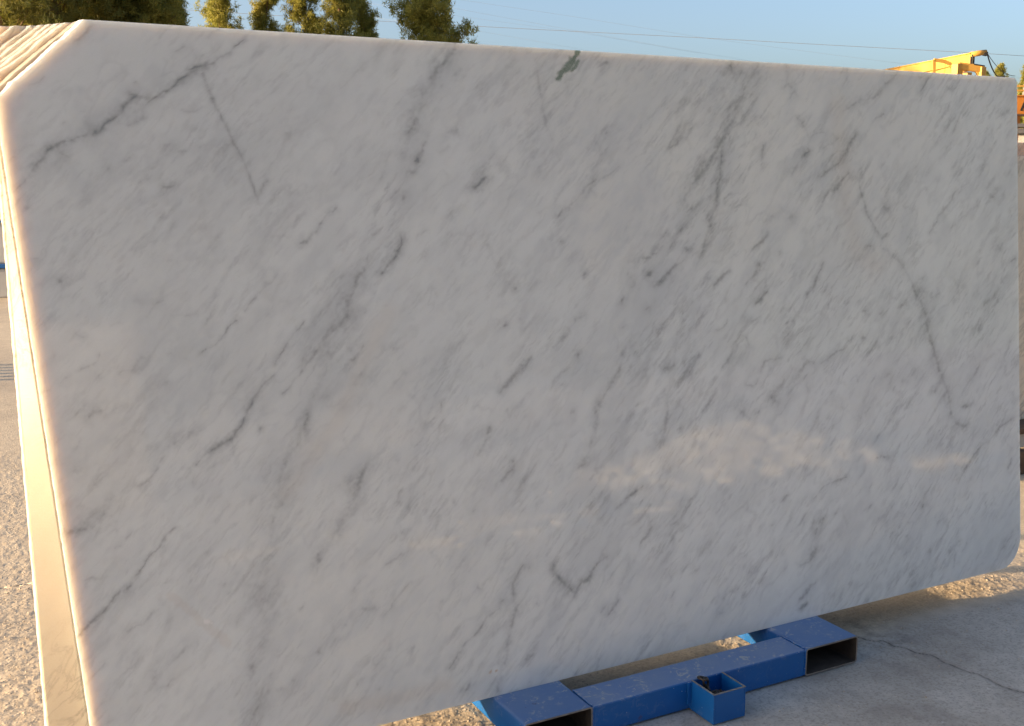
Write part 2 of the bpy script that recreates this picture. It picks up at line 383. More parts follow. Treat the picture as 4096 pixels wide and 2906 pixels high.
# --- the front slab, with its own veins -------------------------------------------------
VEINS = """V 25 45 13,1440 31,1455 47,1466 64,1480
V 29 70 93,1464 106,1472 126,1484 145,1491 168,1498 185,1503 204,1509 212,1522 222,1531 243,1545 257,1561 275,1577 285,1586
V 113 30 90,1462 145,1493 201,1509 243,1547 279,1582
V 30 80 273,1594 282,1589 292,1585 314,1586
V 27 80 301,1566 316,1575 331,1586 347,1596 368,1609 383,1622 403,1635
V 28 75 402,1649 420,1657 445,1661 463,1667 481,1679 504,1692 519,1711 540,1726
V 101 28 279,1582 331,1584 403,1642 470,1673
V 45 35 93,1462 76,1440 56,1417 38,1394 21,1384
V 127 22 31,1420 89,1450
V 34 50 288,1533 299,1540 298,1555
V 27 40 246,1525 264,1523 281,1529 292,1535
V 42 45 379,1688 400,1699
V 43 35 474,1698 480,1705
V 42 30 458,1725 466,1738
V 28 40 477,1745 480,1746
V 27 55 286,1617 287,1618
V 23 30 210,1613 212,1614
V 29 35 68,1601 79,1607 99,1622
V 52 35 168,1700 184,1713 205,1731
V 25 42 435,1650 447,1621 453,1598 457,1584 470,1560 482,1532 491,1503 505,1475 519,1443 537,1389 545,1367
V 70 15 435,1650 453,1598 482,1532 505,1475 537,1389
V 21 25 416,1705 423,1676
V 35 45 385,1559 399,1556 424,1564 431,1569
V 28 35 455,1609 463,1618
V 28 40 452,1588 459,1589
V 48 50 342,1477 352,1482
V 42 40 365,1463 386,1467
V 28 30 416,1471 432,1481
V 30 40 245,1438 259,1446 272,1453
V 33 50 214,1423 216,1425
V 100 20 211,1427 222,1434
V 31 45 278,1391 292,1402 304,1405
V 55 50 333,1382 357,1387
V 35 50 320,1315 325,1316
V 53 25 156,1376 161,1378
V 32 45 41,1339 45,1341
V 29 30 127,1526 132,1529
V 58 25 100,1470 129,1444
V 29 35 543,1356 555,1374 575,1399
V 29 35 525,1309 536,1316
V 39 25 166,1552 179,1555
V 33 40 544,1352 559,1381 573,1399
V 33 35 525,1270 550,1286 568,1297
V 30 30 575,1354 596,1377
V 46 42 738,1330 717,1316 698,1294 679,1268 660,1250 646,1247
V 30 40 636,1564 643,1572
V 29 40 564,1582 566,1583
V 75 22 629,1510 652,1512 683,1522 704,1544
V 54 20 772,1621 789,1640 819,1667 861,1703
V 67 50 1088,1754 1083,1734 1062,1713 1045,1691 1022,1669 1016,1661
V 104 25 1090,1671 1102,1684
V 41 30 1044,1637 1050,1640
V 73 45 989,1617 984,1593 969,1562 965,1535 949,1513
V 206 20 1050,1697 989,1601 949,1507 929,1453
V 33 60 994,1489 983,1473 972,1457
V 57 75 965,1451 967,1446 960,1442
V 37 80 946,1416 954,1415
V 29 60 1030,1469 1053,1482
V 75 30 1057,1521 1080,1523 1095,1557
V 85 75 1127,1383 1141,1392 1157,1402
V 34 70 1120,1379 1134,1380
V 34 60 1158,1403 1168,1407
V 65 40 928,1360 921,1352
V 61 65 910,1251 903,1228 891,1212 882,1197 873,1186
V 48 22 888,1460 869,1422 859,1395
V 149 20 609,1377 650,1366
V 37 30 579,1260 624,1260
V 40 30 859,1564 863,1566
V 39 40 785,1197 798,1204 810,1196 801,1185
V 33 35 951,1250 982,1269
V 59 25 1049,1303 1059,1317
V 60 25 1184,1463 1165,1443 1141,1426
V 43 30 1247,1751 1253,1755
V 44 30 1272,1681 1277,1682
V 40 35 1331,1705 1330,1680 1335,1640 1340,1595 1348,1562 1363,1525 1369,1507
V 89 30 1338,1589 1341,1593
V 36 25 1345,1599 1372,1612 1392,1627 1418,1651
V 46 50 1533,1712 1552,1726
V 40 50 1822,1717 1832,1725
V 61 50 1992,1733 2006,1711
V 71 35 1965,1714 1971,1719
V 410 20 1992,1727 2073,1694 2024,1646
V 44 40 1784,1612 1807,1628 1826,1633
V 62 50 1996,1618 2004,1600 1992,1571 1979,1554 1967,1536 1949,1513 1925,1481 1894,1440 1859,1404 1830,1375 1806,1337
V 155 22 2004,1600 1967,1536 1925,1481 1859,1404 1806,1337
V 51 60 1976,1554 1982,1559
V 36 70 1978,1532 1979,1534
V 46 60 1951,1500 1944,1454 1939,1409 1926,1363 1923,1336 1924,1322 1906,1295 1891,1275 1899,1264
V 46 35 1899,1264 1884,1246 1874,1205 1861,1178 1843,1147
V 128 20 1951,1500 1939,1409 1923,1336 1884,1246 1861,1178
V 69 35 1804,1560 1775,1519 1754,1484
V 50 50 1843,1556 1825,1525 1788,1502 1757,1486
V 56 50 1538,1527 1546,1528
V 56 45 1490,1396 1469,1379 1448,1358 1422,1333 1402,1321 1376,1296
V 37 35 1463,1352 1484,1375 1501,1362
V 42 40 1524,1405 1542,1411 1584,1435
V 56 55 1503,1402 1490,1396
V 36 25 1316,1309 1338,1313 1363,1330 1410,1396
V 39 60 1713,1228 1738,1246
V 49 60 1651,1177 1678,1178 1701,1193 1723,1212
V 45 50 1773,1231 1797,1257
V 45 40 1747,1196 1756,1213
V 60 45 1802,1192 1822,1193
V 49 50 1686,1095 1719,1112 1759,1146 1799,1167
V 59 45 1665,1123 1676,1131
V 56 60 1449,1138 1454,1142
V 43 50 1596,1128 1599,1130
V 45 40 1375,1227 1380,1230
V 36 40 1314,1123 1317,1124
V 42 60 2054,1191 2070,1199 2116,1231
V 41 55 1903,1085 1933,1107 1969,1128
V 37 50 2026,1084 2058,1116
V 43 50 2077,1145 2101,1151
V 52 30 2056,1561 2081,1579
V 63 30 2100,1464 2114,1502
V 83 25 1978,1372 2015,1404
V 72 30 1930,1185 1955,1212
V 97 40 2210,1750 2212,1703 2195,1670
V 75 30 2214,1685 2244,1653
V 105 35 2081,1703 2100,1726
V 71 40 2680,1742 2662,1724 2627,1703 2605,1680 2571,1659 2516,1648 2435,1612
V 61 50 2826,1731 2811,1710 2789,1687
V 120 30 2779,1729 2788,1734
V 58 40 2617,1607 2582,1591 2568,1581
V 65 40 2267,1574 2273,1579
V 49 25 2236,1597 2273,1565 2291,1532
V 55 35 2303,1532 2342,1547 2361,1545
V 55 60 2289,1487 2263,1470
V 76 35 2218,1418 2250,1451 2289,1489
V 57 60 2493,1540 2466,1515 2445,1481 2417,1452 2384,1435 2358,1425 2341,1408
V 143 25 2493,1540 2445,1481 2384,1435 2341,1408
V 56 35 2420,1532 2380,1505 2353,1495
V 68 50 2456,1418 2429,1394 2408,1369 2375,1360 2349,1343 2339,1326
V 52 50 2502,1393 2511,1354 2524,1324 2533,1290 2560,1249 2600,1208
V 45 35 2428,1350 2437,1320
V 71 35 2606,1173 2683,1120 2717,1082 2738,1051
V 83 60 2610,1307 2627,1300
V 52 40 3101,1464 3081,1434
V 73 40 2804,1411 2812,1423
V 75 35 2961,1403 2984,1424
V 62 35 2933,1543 2964,1590
V 55 30 2862,1518 2869,1526
V 64 35 3073,1676 3096,1698
V 65 35 3190,1621 3222,1636
V 55 35 2822,1218 2868,1269 2914,1315 2952,1356
V 56 30 2920,1236 2997,1277 3059,1308
V 78 35 3107,1344 3146,1333
V 93 45 3224,1105 3248,1115
V 164 30 3151,1151 3168,1161
V 42 55 2051,1190 2069,1201 2112,1231
V 42 50 2044,1102 2078,1128
V 48 60 2073,1144 2079,1146
V 53 55 2075,1039 2106,1056
V 45 50 2268,1043 2302,1076 2315,1100 2342,1137
V 54 45 2155,1174 2164,1176
V 47 45 2527,1180 2548,1187
V 47 50 2600,1208 2625,1223
V 61 50 2768,1065 2790,1074
V 86 30 2133,1287 2158,1303
V 109 30 2207,1283 2219,1287
V 64 30 2113,1501 2096,1436
V 184 30 2759,1014 2826,1015
V 190 30 2939,1047 2977,1029
V 32 40 36,1225 53,1230 57,1233
V 46 45 99,1178 103,1180
V 39 45 103,1140 113,1142
V 46 40 119,1062 132,1057
V 63 40 327,1213 332,1214
V 35 40 347,1210 350,1211
V 24 40 195,1076 212,1081 220,1080
V 27 25 159,1074 169,1079
V 24 45 164,1012 158,1000 149,988 133,985 115,981
V 39 40 78,957 85,965 93,967
V 30 40 156,964 158,955
V 33 35 67,1017 70,1021
V 31 45 295,1117 313,1125
V 28 30 291,1108 273,1088
V 30 50 561,1152 547,1138 529,1119 511,1103 499,1089
V 29 50 479,1070 460,1057 448,1041 425,1017 408,1007 391,998
V 25 35 437,1147 427,1131
V 28 35 338,1086 362,1088 387,1092
V 43 30 425,1101 419,1083 403,1066
V 35 40 315,1005 325,1003
V 43 40 354,985 359,987
V 34 60 555,929 535,912 509,883 489,842 469,814 454,790 437,781 415,770 389,757 364,738
V 82 28 509,883 469,814 437,781 389,757
V 29 30 351,725 332,705
V 60 60 131,874 141,883 156,883
V 47 30 109,885 126,900
V 27 35 181,884 204,889 215,895
V 30 55 111,822 105,812 97,803
V 53 35 66,823 86,840
V 57 60 317,791 326,797 339,808 351,809
V 42 45 302,811 306,812
V 45 40 518,801 522,805
V 55 25 237,974 259,994
V 27 35 193,955 213,966 237,972
V 63 30 297,933 305,936
V 117 28 96,757 106,759
V 31 40 228,703 249,709 273,738
V 75 25 526,834 534,841
V 26 30 40,873 51,877
V 26 40 34,933 50,944
V 49 75 902,1220 889,1203 877,1190 862,1173 851,1161
V 29 45 512,1108 528,1117
V 33 45 540,1129 556,1152 566,1154 584,1177
V 35 40 728,1178 711,1160 694,1138 677,1124
V 56 40 816,1206 805,1183 782,1149
V 87 33 787,1153 759,1104 752,1055 735,1037 714,1023
V 35 35 753,1062 735,1033
V 137 22 762,1150 725,1076 706,1016 689,944 660,866 638,818 602,750 569,708 550,657
V 39 30 687,938 691,942
V 54 40 654,863 660,870
V 54 60 640,830 630,812 625,799
V 31 50 608,753 601,738
V 61 35 572,707 581,714
V 31 55 638,1056 621,1033 604,1015 593,993 579,976 564,956
V 34 55 555,929 537,915 521,898 504,879
V 35 40 681,994 655,966 630,945 609,920 592,895 573,884
V 36 65 791,988 782,973 771,961 760,952
V 39 40 754,972 759,975
V 40 40 793,1062 806,1067
V 28 25 750,1024 779,1028
V 40 75 1192,1010 1196,1012
V 38 40 995,1109 998,1106
V 32 40 833,1133 836,1134
V 44 40 1227,1107 1233,1110
V 36 40 1238,1026 1242,1027
V 44 30 1194,1188 1177,1169 1145,1119
V 38 50 947,841 950,839
V 51 35 997,817 994,799
V 57 30 873,969 877,975
V 123 20 892,902 900,905
V 198 18 754,888 788,909
V 44 45 1202,856 1217,867 1247,903
V 61 55 1133,737 1125,721
V 131 25 1120,705 1095,671
V 40 45 1197,622 1180,610 1160,591
V 45 40 1196,646 1199,638
V 57 40 800,699 773,670 763,636 753,610
V 100 25 744,666 730,636
V 41 40 864,682 867,679
V 37 40 518,803 522,806
V 55 30 703,843 727,844
V 62 40 1227,1105 1233,1112
V 40 70 1193,1010 1197,1012
V 56 40 1444,1020 1421,1013 1390,985 1374,965 1343,943
V 58 45 1264,913 1254,899 1234,886 1199,856 1170,833
V 72 40 1260,907 1269,917
V 56 55 1421,906 1423,914
V 37 40 1394,877 1364,863 1343,849 1328,827
V 45 55 1736,1128 1708,1107 1686,1095
V 59 50 1668,1125 1674,1133
V 68 50 1612,1093 1621,1099
V 67 50 1575,1057 1581,1064
V 44 45 1682,1048 1690,1052
V 59 40 1656,1027 1667,1032
V 43 45 1579,983 1568,978
V 35 50 1712,964 1690,943 1667,924 1639,902 1617,890
V 39 30 1604,953 1620,954
V 97 25 1581,915 1609,935
V 90 28 1767,955 1753,888 1735,835 1720,764 1713,719 1700,666 1692,625
V 40 45 1718,764 1719,732 1705,674 1695,627
V 45 45 1710,851 1746,855
V 42 60 1963,1128 1933,1109 1903,1085
V 37 50 2064,1117 2026,1084
V 43 55 2104,1056 2085,1038 2063,1018
V 51 35 1877,1006 1847,982 1829,960
V 53 60 2017,977 2019,983
V 38 45 2083,986 2046,970
V 42 45 1951,980 1933,958 1904,949
V 43 50 2023,919 2034,893
V 48 45 2003,926 1978,908 1953,864 1922,833
V 41 60 1843,881 1826,864 1807,838 1801,830
V 43 55 2058,786 2039,771 2015,770
V 49 40 2097,843 2071,816
V 47 35 1896,761 1878,739 1860,718
V 77 60 2120,716 2126,725
V 54 50 2048,685 2063,690
V 133 30 1988,700 2023,673
V 96 35 1570,902 1557,855 1513,806 1480,760 1473,722 1455,671 1438,624 1411,597
V 48 35 1486,777 1469,744
V 42 45 1408,596 1429,603
V 42 40 1369,668 1358,647 1332,626
V 51 40 1820,659 1808,651
V 34 35 1639,767 1605,748
V 40 50 1196,622 1177,610 1159,593
V 45 55 1619,516 1589,502 1573,495 1561,481 1529,463
V 55 30 1278,627 1238,589 1207,563
V 65 35 1388,754 1399,758
V 111 25 1181,778 1191,785
V 48 50 2094,1052 2062,1020
V 45 45 2315,1089 2295,1061 2268,1035
V 38 35 2163,1086 2125,1055
V 65 35 2128,964 2160,996 2179,1014
V 49 45 2180,951 2199,969
V 52 55 2461,896 2448,884
V 46 50 2427,858 2380,849 2353,832 2323,819
V 59 45 2501,887 2512,889
V 43 45 2089,836 2111,843 2154,845
V 50 50 2262,827 2284,826 2297,814
V 56 45 2261,824 2235,792 2202,771 2177,758
V 110 30 2165,779 2119,725
V 98 50 2119,720 2126,729
V 73 40 2738,1045 2766,1002 2780,975 2791,944 2801,896 2822,842 2840,799 2857,750 2879,711 2897,666 2907,596 2937,555 2984,542
V 172 20 2766,1002 2801,896 2840,799 2897,666 2907,596
V 63 50 2830,678 2837,683
V 76 40 2890,666 2905,667
V 52 55 2962,613 2993,611 3028,619
V 59 40 2992,549 2960,531
V 43 40 2772,908 2756,878 2741,853
V 52 45 3066,754 3034,724 3006,699
V 53 35 3138,781 3082,764
V 59 40 3081,953 3117,978 3157,1009
V 52 40 3052,874 3076,900
V 60 50 2617,754 2595,746
V 55 40 2680,725 2695,730
V 99 35 2724,745 2743,765
V 85 40 2664,961 2679,981 2730,999
V 62 35 2825,999 2863,1018
V 53 45 2510,974 2520,976
V 48 40 2584,960 2590,964
V 60 55 3085,473 3061,459 3029,436 2997,407 2965,378 2934,355
V 54 45 3225,541 3175,524 3142,505
V 55 45 3223,401 3202,359
V 48 50 2554,483 2599,483
V 75 30 2777,493 2830,529
V 53 45 2421,436 2374,432 2327,420 2293,395 2273,383
V 42 50 2530,397 2520,387 2512,369
V 45 45 2152,395 2171,412
V 44 40 2101,392 2117,397
V 63 50 2769,291 2777,295
V 48 40 2528,326 2486,314
V 47 35 2391,335 2364,319
V 81 35 2291,305 2311,317
V 94 30 2474,615 2530,650
V 31 55 229,700 241,702 253,711
V 25 35 348,687 355,705
V 31 45 149,653 135,638 119,617
V 35 40 190,658 178,638 167,626
V 34 40 101,672 106,674
V 67 40 54,607 68,619 107,622
V 134 20 58,611 115,637 168,683
V 29 65 304,590 287,578 272,562 257,546 239,531 224,515 214,502 206,491
V 32 55 195,473 179,465 162,460 148,449 129,427 104,406 85,389 71,377
V 70 20 195,473 148,449 104,406 71,377
V 31 50 180,570 163,563
V 35 40 204,597 191,586
V 26 65 429,626 412,613 392,595
V 26 45 377,528 357,511
V 31 40 148,517 128,503 112,507 97,501
V 27 40 95,486 97,487
V 29 35 261,463 284,477
V 172 20 548,630 533,574 523,537 511,481 504,425 481,379 501,328 490,272 459,221 444,166
V 46 40 542,609 547,616
V 54 30 538,419 532,389
V 61 40 458,221 462,228
V 117 33 497,150 524,151
V 46 40 472,124 455,101 443,84
V 63 40 644,475 639,436
V 30 50 426,337 434,349
V 41 45 410,413 415,416
V 59 30 396,438 403,441
V 26 50 294,291 297,293
V 29 35 277,283 309,306
V 58 45 236,258 225,249
V 51 45 273,235 258,223 241,223
V 40 35 318,259 299,252 273,231
V 31 45 129,307 106,290 84,270
V 32 35 198,300 176,286 161,260 146,245
V 32 35 131,222 110,213 95,187
V 57 28 251,411 221,380 182,365
V 38 35 399,128 403,131
V 39 40 495,189 500,192
V 28 40 560,169 554,168
V 36 40 620,224 627,226
V 121 28 752,621 758,644
V 56 50 706,540 693,522
V 121 22 763,659 738,591 702,537 667,495 644,455
V 30 70 1018,554 1020,557
V 35 50 1074,522 1080,523
V 43 35 1001,539 974,524 958,489
V 38 45 861,439 837,427 819,417
V 33 40 763,399 742,386 724,365
V 34 45 884,355 857,337 839,324 821,303 798,282
V 35 50 966,290 968,293
V 44 50 1074,308 1081,304
V 59 55 1142,258 1149,259
V 37 50 1249,233 1253,234
V 64 45 1215,350 1199,327 1183,295 1190,241 1173,192 1161,142 1149,101 1143,85
V 92 35 1231,334 1238,341
V 66 60 1310,334 1317,315 1335,281 1359,254 1376,238
V 66 50 1309,336 1314,322
V 50 50 1137,238 1099,224 1068,187 1035,168 1006,144 991,122 977,108
V 58 55 1035,52 1023,40
V 55 40 1121,37 1118,12
V 38 40 796,176 774,164 767,154
V 33 40 743,134 721,119
V 32 50 619,226 626,228
V 32 40 694,279 698,279
V 32 35 676,250 654,230
V 42 45 1231,91 1211,84
V 43 40 1323,51 1297,34
V 39 30 926,81 940,95
V 33 40 774,97 783,99
V 31 45 587,339 597,347
V 57 30 746,317 779,307
V 37 40 1215,20 1220,21
V 34 30 883,187 865,178
V 35 55 1632,507 1585,503 1568,493 1546,473 1529,463
V 58 50 1322,304 1347,268 1375,235
V 52 50 1375,235 1398,266 1423,272 1448,299 1469,316 1494,326
V 82 40 1419,267 1431,274
V 55 35 1647,459 1629,440 1602,415 1581,404
V 47 40 1652,390 1630,372 1603,340
V 41 40 1829,407 1801,395 1782,374 1755,361
V 48 30 1739,391 1717,384
V 48 35 1808,458 1781,447 1762,420
V 39 45 2158,401 2143,390
V 42 45 2001,325 2020,337
V 42 40 2000,306 1967,289 1933,261 1921,252
V 69 30 2102,321 2112,327
V 90 40 2291,292 2275,275
V 112 30 2273,212 2262,191
V 40 45 2201,185 2218,176 2252,184 2272,197
V 61 30 2143,176 2149,182
V 42 45 1980,208 1985,214
V 62 35 1564,311 1559,287 1536,241
V 46 45 1519,195 1504,176 1486,158
V 61 30 1462,170 1475,181
V 38 35 1500,267 1506,270
V 45 35 1808,233 1785,224
V 48 30 1717,183 1703,168
V 38 45 1957,151 1928,139 1895,125
V 37 35 1778,146 1759,131
V 84 28 1884,83 1903,84
V 45 45 2277,107 2249,94 2218,72 2202,64
V 45 45 2211,38 2232,44
V 38 30 1423,198 1402,185
V 37 50 2589,255 2596,261
V 37 45 2558,276 2544,264
V 37 45 2631,218 2618,214
V 47 50 2770,291 2778,296
V 62 35 2311,306 2289,289 2275,271
V 77 30 2282,219 2260,206
V 62 45 2944,141 2917,126 2896,104
V 35 50 2920,115 2922,93 2913,50
V 44 50 2870,90 2838,52
V 40 40 2996,140 2959,101
V 47 50 2802,32 2787,13
V 68 40 2727,35 2707,17
V 42 45 3214,117 3180,84 3141,64
V 42 40 3230,76 3179,31
V 40 50 2424,77 2438,81
V 35 45 2283,110 2252,102 2207,70
V 37 40 2487,77 2454,66
V 41 40 2526,134 2488,119
V 36 40 2470,133 2456,118
V 33 35 2534,90 2501,57
V 36 45 2362,62 2353,53
V 36 35 2394,66 2375,42
V 46 45 2233,45 2208,36
V 37 30 2564,120 2583,131
G 68 90 1462,1757 1455,1740 1442,1722
G 127 85 1440,1718 1426,1703 1413,1694
G 95 85 1413,1694 1403,1685 1395,1676
G 63 80 1436,1696 1450,1708 1461,1720
W 37 100 354,361 359,354
W 18 70 359,354 369,347
W 100 50 2256,8 2285,8
O 36 60 1097,72 1099,75
O 36 60 1116,70 1119,71
O 198 14 970,67 815,60 681,71
O 108 10 281,435 401,295
O 230 10 576,646 708,803 864,1067
O 336 10 2410,1635 2476,1182 2570,1119
B 420 100 1085,1732 984,1526 856,1255 706,1062 632,863 560,624 507,351 455,79
B 520 100 2073,1710 1959,1449 1798,1187 1668,1004 1553,774 1447,498 1318,217 1221,37
B 320 90 2005,1412 1920,1190 1828,972 1744,718 1684,577
B 300 60 990,894 939,636 872,448
B 350 70 2682,1248 2792,952 2906,556
B 300 55 100,1440 240,1560 420,1680
B 700 45 2500,1200 2300,900 2100,600
B 500 45 3150,1000 3000,700 2850,500
B 500 40 350,500 600,800 750,1050
"""
def stone_field(S, T):
    """darkness of veins etc. over the slab face, from the bedding of the stone and its single veins"""
    th = R(46); p = S * math.cos(th) + T * math.sin(th); q = -S * math.sin(th) + T * math.cos(th)
    wx = .012 * (fbm(S * 14, T * 14, 1, 3) - .5); wy = .012 * (fbm(S * 14, T * 14, 2, 3) - .5)
    wx += .009 * (fbm(S * 60, T * 60, 3, 3, .6) - .5); wy += .009 * (fbm(S * 60, T * 60, 4, 3, .6) - .5)
    Sw, Tw = S + wx, T + wy
    band = np.zeros(S.shape); dark = np.zeros(S.shape); green = np.zeros(S.shape); rust = np.zeros(S.shape); chip = np.zeros(S.shape)
    patch = (.5 + .8 * sstep(.28, .66, fbm(p * 26, q * 44, 6, 3, .6))) * (.55 + .9 * fbm(S * 150, T * 150, 61, 2))
    rowsT = T[:, 0]
    for line in VEINS.strip().split('\n'):
        k, w, s, *pts = line.split(); w = float(w) * 1e-4; s = float(s) / 100
        P = np.array([[float(a) for a in z.split(',')] for z in pts]) / 1000
        if len(P) == 1: P = np.vstack([P, P + .001])
        m = 3.2 * w + .02
        r0, r1 = np.searchsorted(rowsT, (P[:, 1].min() - m, P[:, 1].max() + m))
        mid = min(max((r0 + r1) // 2, 0), len(rowsT) - 1)
        if r1 <= r0: continue
        c0, c1 = np.searchsorted(S[mid], (P[:, 0].min() - m, P[:, 0].max() + m)); c0 = max(c0 - 12, 0); c1 += 12
        if c1 <= c0: continue
        sl_ = (slice(r0, r1), slice(c0, c1)); x, y = Sw[sl_], Tw[sl_]
        if x.size == 0: continue
        D = np.full(x.shape, 9.0); U = np.zeros(x.shape); nseg = len(P) - 1
        for i in range(nseg):
            a, b = P[i], P[i + 1]; d = b - a
            tt = np.clip(((x - a[0]) * d[0] + (y - a[1]) * d[1]) / max(d @ d, 1e-9), 0, 1)
            dd = np.hypot(x - a[0] - tt * d[0], y - a[1] - tt * d[1])
            u = (i + tt) / nseg; mk = dd < D; D[mk] = dd[mk]; U[mk] = u[mk]
        if k == 'B':
            band[sl_] = np.maximum(band[sl_], s * np.exp(-(D / w) ** 2) * (.55 + .9 * fbm(p[sl_] * 6, q[sl_] * 14, 77, 3)))
        elif k == 'V':
            ww = w * (.55 + .45 * np.sin(np.pi * np.clip(U * .9 + .05, 0, 1))) * (.35 + 1.3 * vnoise(S[sl_] * 26, T[sl_] * 26, int(w * 1e5) % 97))
            core = np.exp(-(D / (ww * .8)) ** 2) * .54 + np.exp(-(D / (w * 2.6)) ** 2) * .38
            dark[sl_] = 1 - (1 - dark[sl_]) * (1 - np.clip(s * (1.05 if w > .0045 or len(P) > 5 else .62) * core * patch[sl_], 0, .9))
        else:
            f = s * sstep(w * 1.45, w * .55, D + w * 1.1 * (fbm(S[sl_] * 90, T[sl_] * 90, 8, 3) - .5))
            if k == 'O' and w > .012: f = s * np.exp(-(D / (w * 1.2)) ** 2)
            dst = {'G': green, 'W': chip, 'O': rust}[k]; dst[sl_] = np.maximum(dst[sl_], f)
    # bedding: fine, drawn-out grey wisps all over, denser in the grey bands and towards the right-hand end
    den = .72 + .28 * sstep(1.0, 2.1, S) + .40 * band
    pw, qw = p + .8 * wx, q + .8 * wy
    ridge = lambda a, b, sd, oc=3: 1 - np.abs(2 * fbm(pw * a, qw * b, sd, oc, .5) - 1)
    thin = sstep(.88, .99, ridge(4.5, 11, 21)) * sstep(.45, .62, fbm(p * 7, q * 12, 22, 3)) * .34      # connected hair veins
    thin += sstep(.86, .99, ridge(10, 26, 23)) * sstep(.48, .66, fbm(p * 9, q * 16, 24, 3)) * .30
    flock = sstep(.50, .78, fbm(pw * 11, qw * 52, 25, 4, .6)) * sstep(.40, .68, fbm(p * 5, q * 9, 26, 3)) * .40   # small smudged flecks
    flock += sstep(.52, .80, fbm(pw * 18, qw * 95, 27, 4, .6)) * sstep(.42, .7, fbm(p * 8, q * 15, 28, 2)) * .32
    flock += sstep(.50, .80, fbm(pw * 24, qw * 120, 34, 3, .65)) * sstep(.38, .62, fbm(p * 4, q * 7, 35, 3)) * .34
    wisp = (.34 * thin + .52 * flock) * den * (.45 + .65 * patch)
    dark = 1 - (1 - dark) * (1 - np.clip(wisp, 0, .62))
    cloud = sstep(.42, .75, fbm(p * 2.2 + wx * 30, q * 4.5 + wy * 30, 31, 4)) * .34 + sstep(.40, .78, fbm(pw * 8, qw * 17, 32, 4)) * .50 + sstep(.45, .8, fbm(pw * 20, qw * 44, 33, 3)) * .34
    cloud = np.clip(cloud * (.7 + .3 * den) + band * .36, 0, 1) * .88
    warm = sstep(.48, .8, fbm(S * 1.2 + 5, T * 1.4, 27, 3)) * .22
    return dark, green, rust, chip, cloud, warm
L1 = lambda t: np.where(t > 1.5, 0, .093 * (1 - np.clip(t, 0, 1.5) / 1.5))
Lfront = lambda t: np.maximum(left_edge(t, 1, .188, .93, 0.0), L1(t) + wob(t, 9, .0012))
Lfront_b = lambda t: Lfront(t) - .008 * sstep(1.55, 1.60, t)
me, S, Tm, nt = slab_mesh('marble_slab', 0, .021, Lfront, Lfront_b, lambda t: right_edge(t, 1), 900, 560, 1.18)
nf = S.size; ntot = len(me.vertices)
dk, gr, ru, ch, cl, wa = stone_field(S, Tm)
for nm, (a, b, c_) in (('stone', (dk, gr, ru)), ('stone2', (cl, wa, ch))):
    arr = np.zeros((ntot, 4), np.float32); arr[:, 3] = 1
    arr[:nf, 0] = a.ravel(); arr[:nf, 1] = b.ravel(); arr[:nf, 2] = c_.ravel()
    at_ = me.attributes.new(nm, 'FLOAT_COLOR', 'POINT'); at_.data.foreach_set('color', arr.ravel())
s1 = link('marble_slab', me, M_FRONT)
tag(s1, 'large polished white marble slab with grey veins and a green streak, front of the bundle', 'marble slab', 'slabs of the front bundle')
# --- the thick second slab: its left side is sawn obliquely and catches the sun ----------
cut2 = lambda t: .180 - (H - t) / .88 + wob(t * .4, 42, .008) + wob(t, 2, .002)
L2f = lambda t: np.maximum(cut2(t), L1(t) - .004)
L2b = lambda t: np.maximum(cut2(t) - .010, 0.0)
me, *_ = slab_mesh('marble_slab', .0225, .043, L2f, L2b, lambda t: right_edge(t, 2), 40, 240)
tag(link('marble_slab', me, M_STRIP), 'thick marble slab with a broad sunlit oblique side, second in the bundle', 'marble slab', 'slabs of the front bundle')
tops = [.160, .145, .130, .113, .095, .060, .031]
lefts = [-.0035, .002, -.001, .003, .0, .004, .001]
order = ['third', 'fourth', 'fifth', 'sixth', 'seventh', 'eighth', 'ninth']
off = .0675
for k in range(7):
    Lk = lambda t, k=k: left_edge(t, 11 + k, tops[k], .80 + .015 * k, lefts[k])
    Lkb = lambda t, Lk=Lk, k=k: Lk(t) - .0015 - .0065 * sstep(H - tops[k] * .8 - .03, H - tops[k] * .8 + .02, t) * (.6 + .8 * fbm(t * 30, t * 0 + k, 300 + k, 2))
    me, *_ = slab_mesh('marble_slab', off, .0205, Lk, Lkb, lambda t, k=k: right_edge(t, 11 + k), 24, 200)
    tag(link('marble_slab', me, M_SAWN), f'thin raw-edged marble slab, {order[k]} from the front of the leaning bundle', 'marble slab', 'slabs of the front bundle')
    off += .0222
BACK = off                                   # rear face of the bundle at its foot

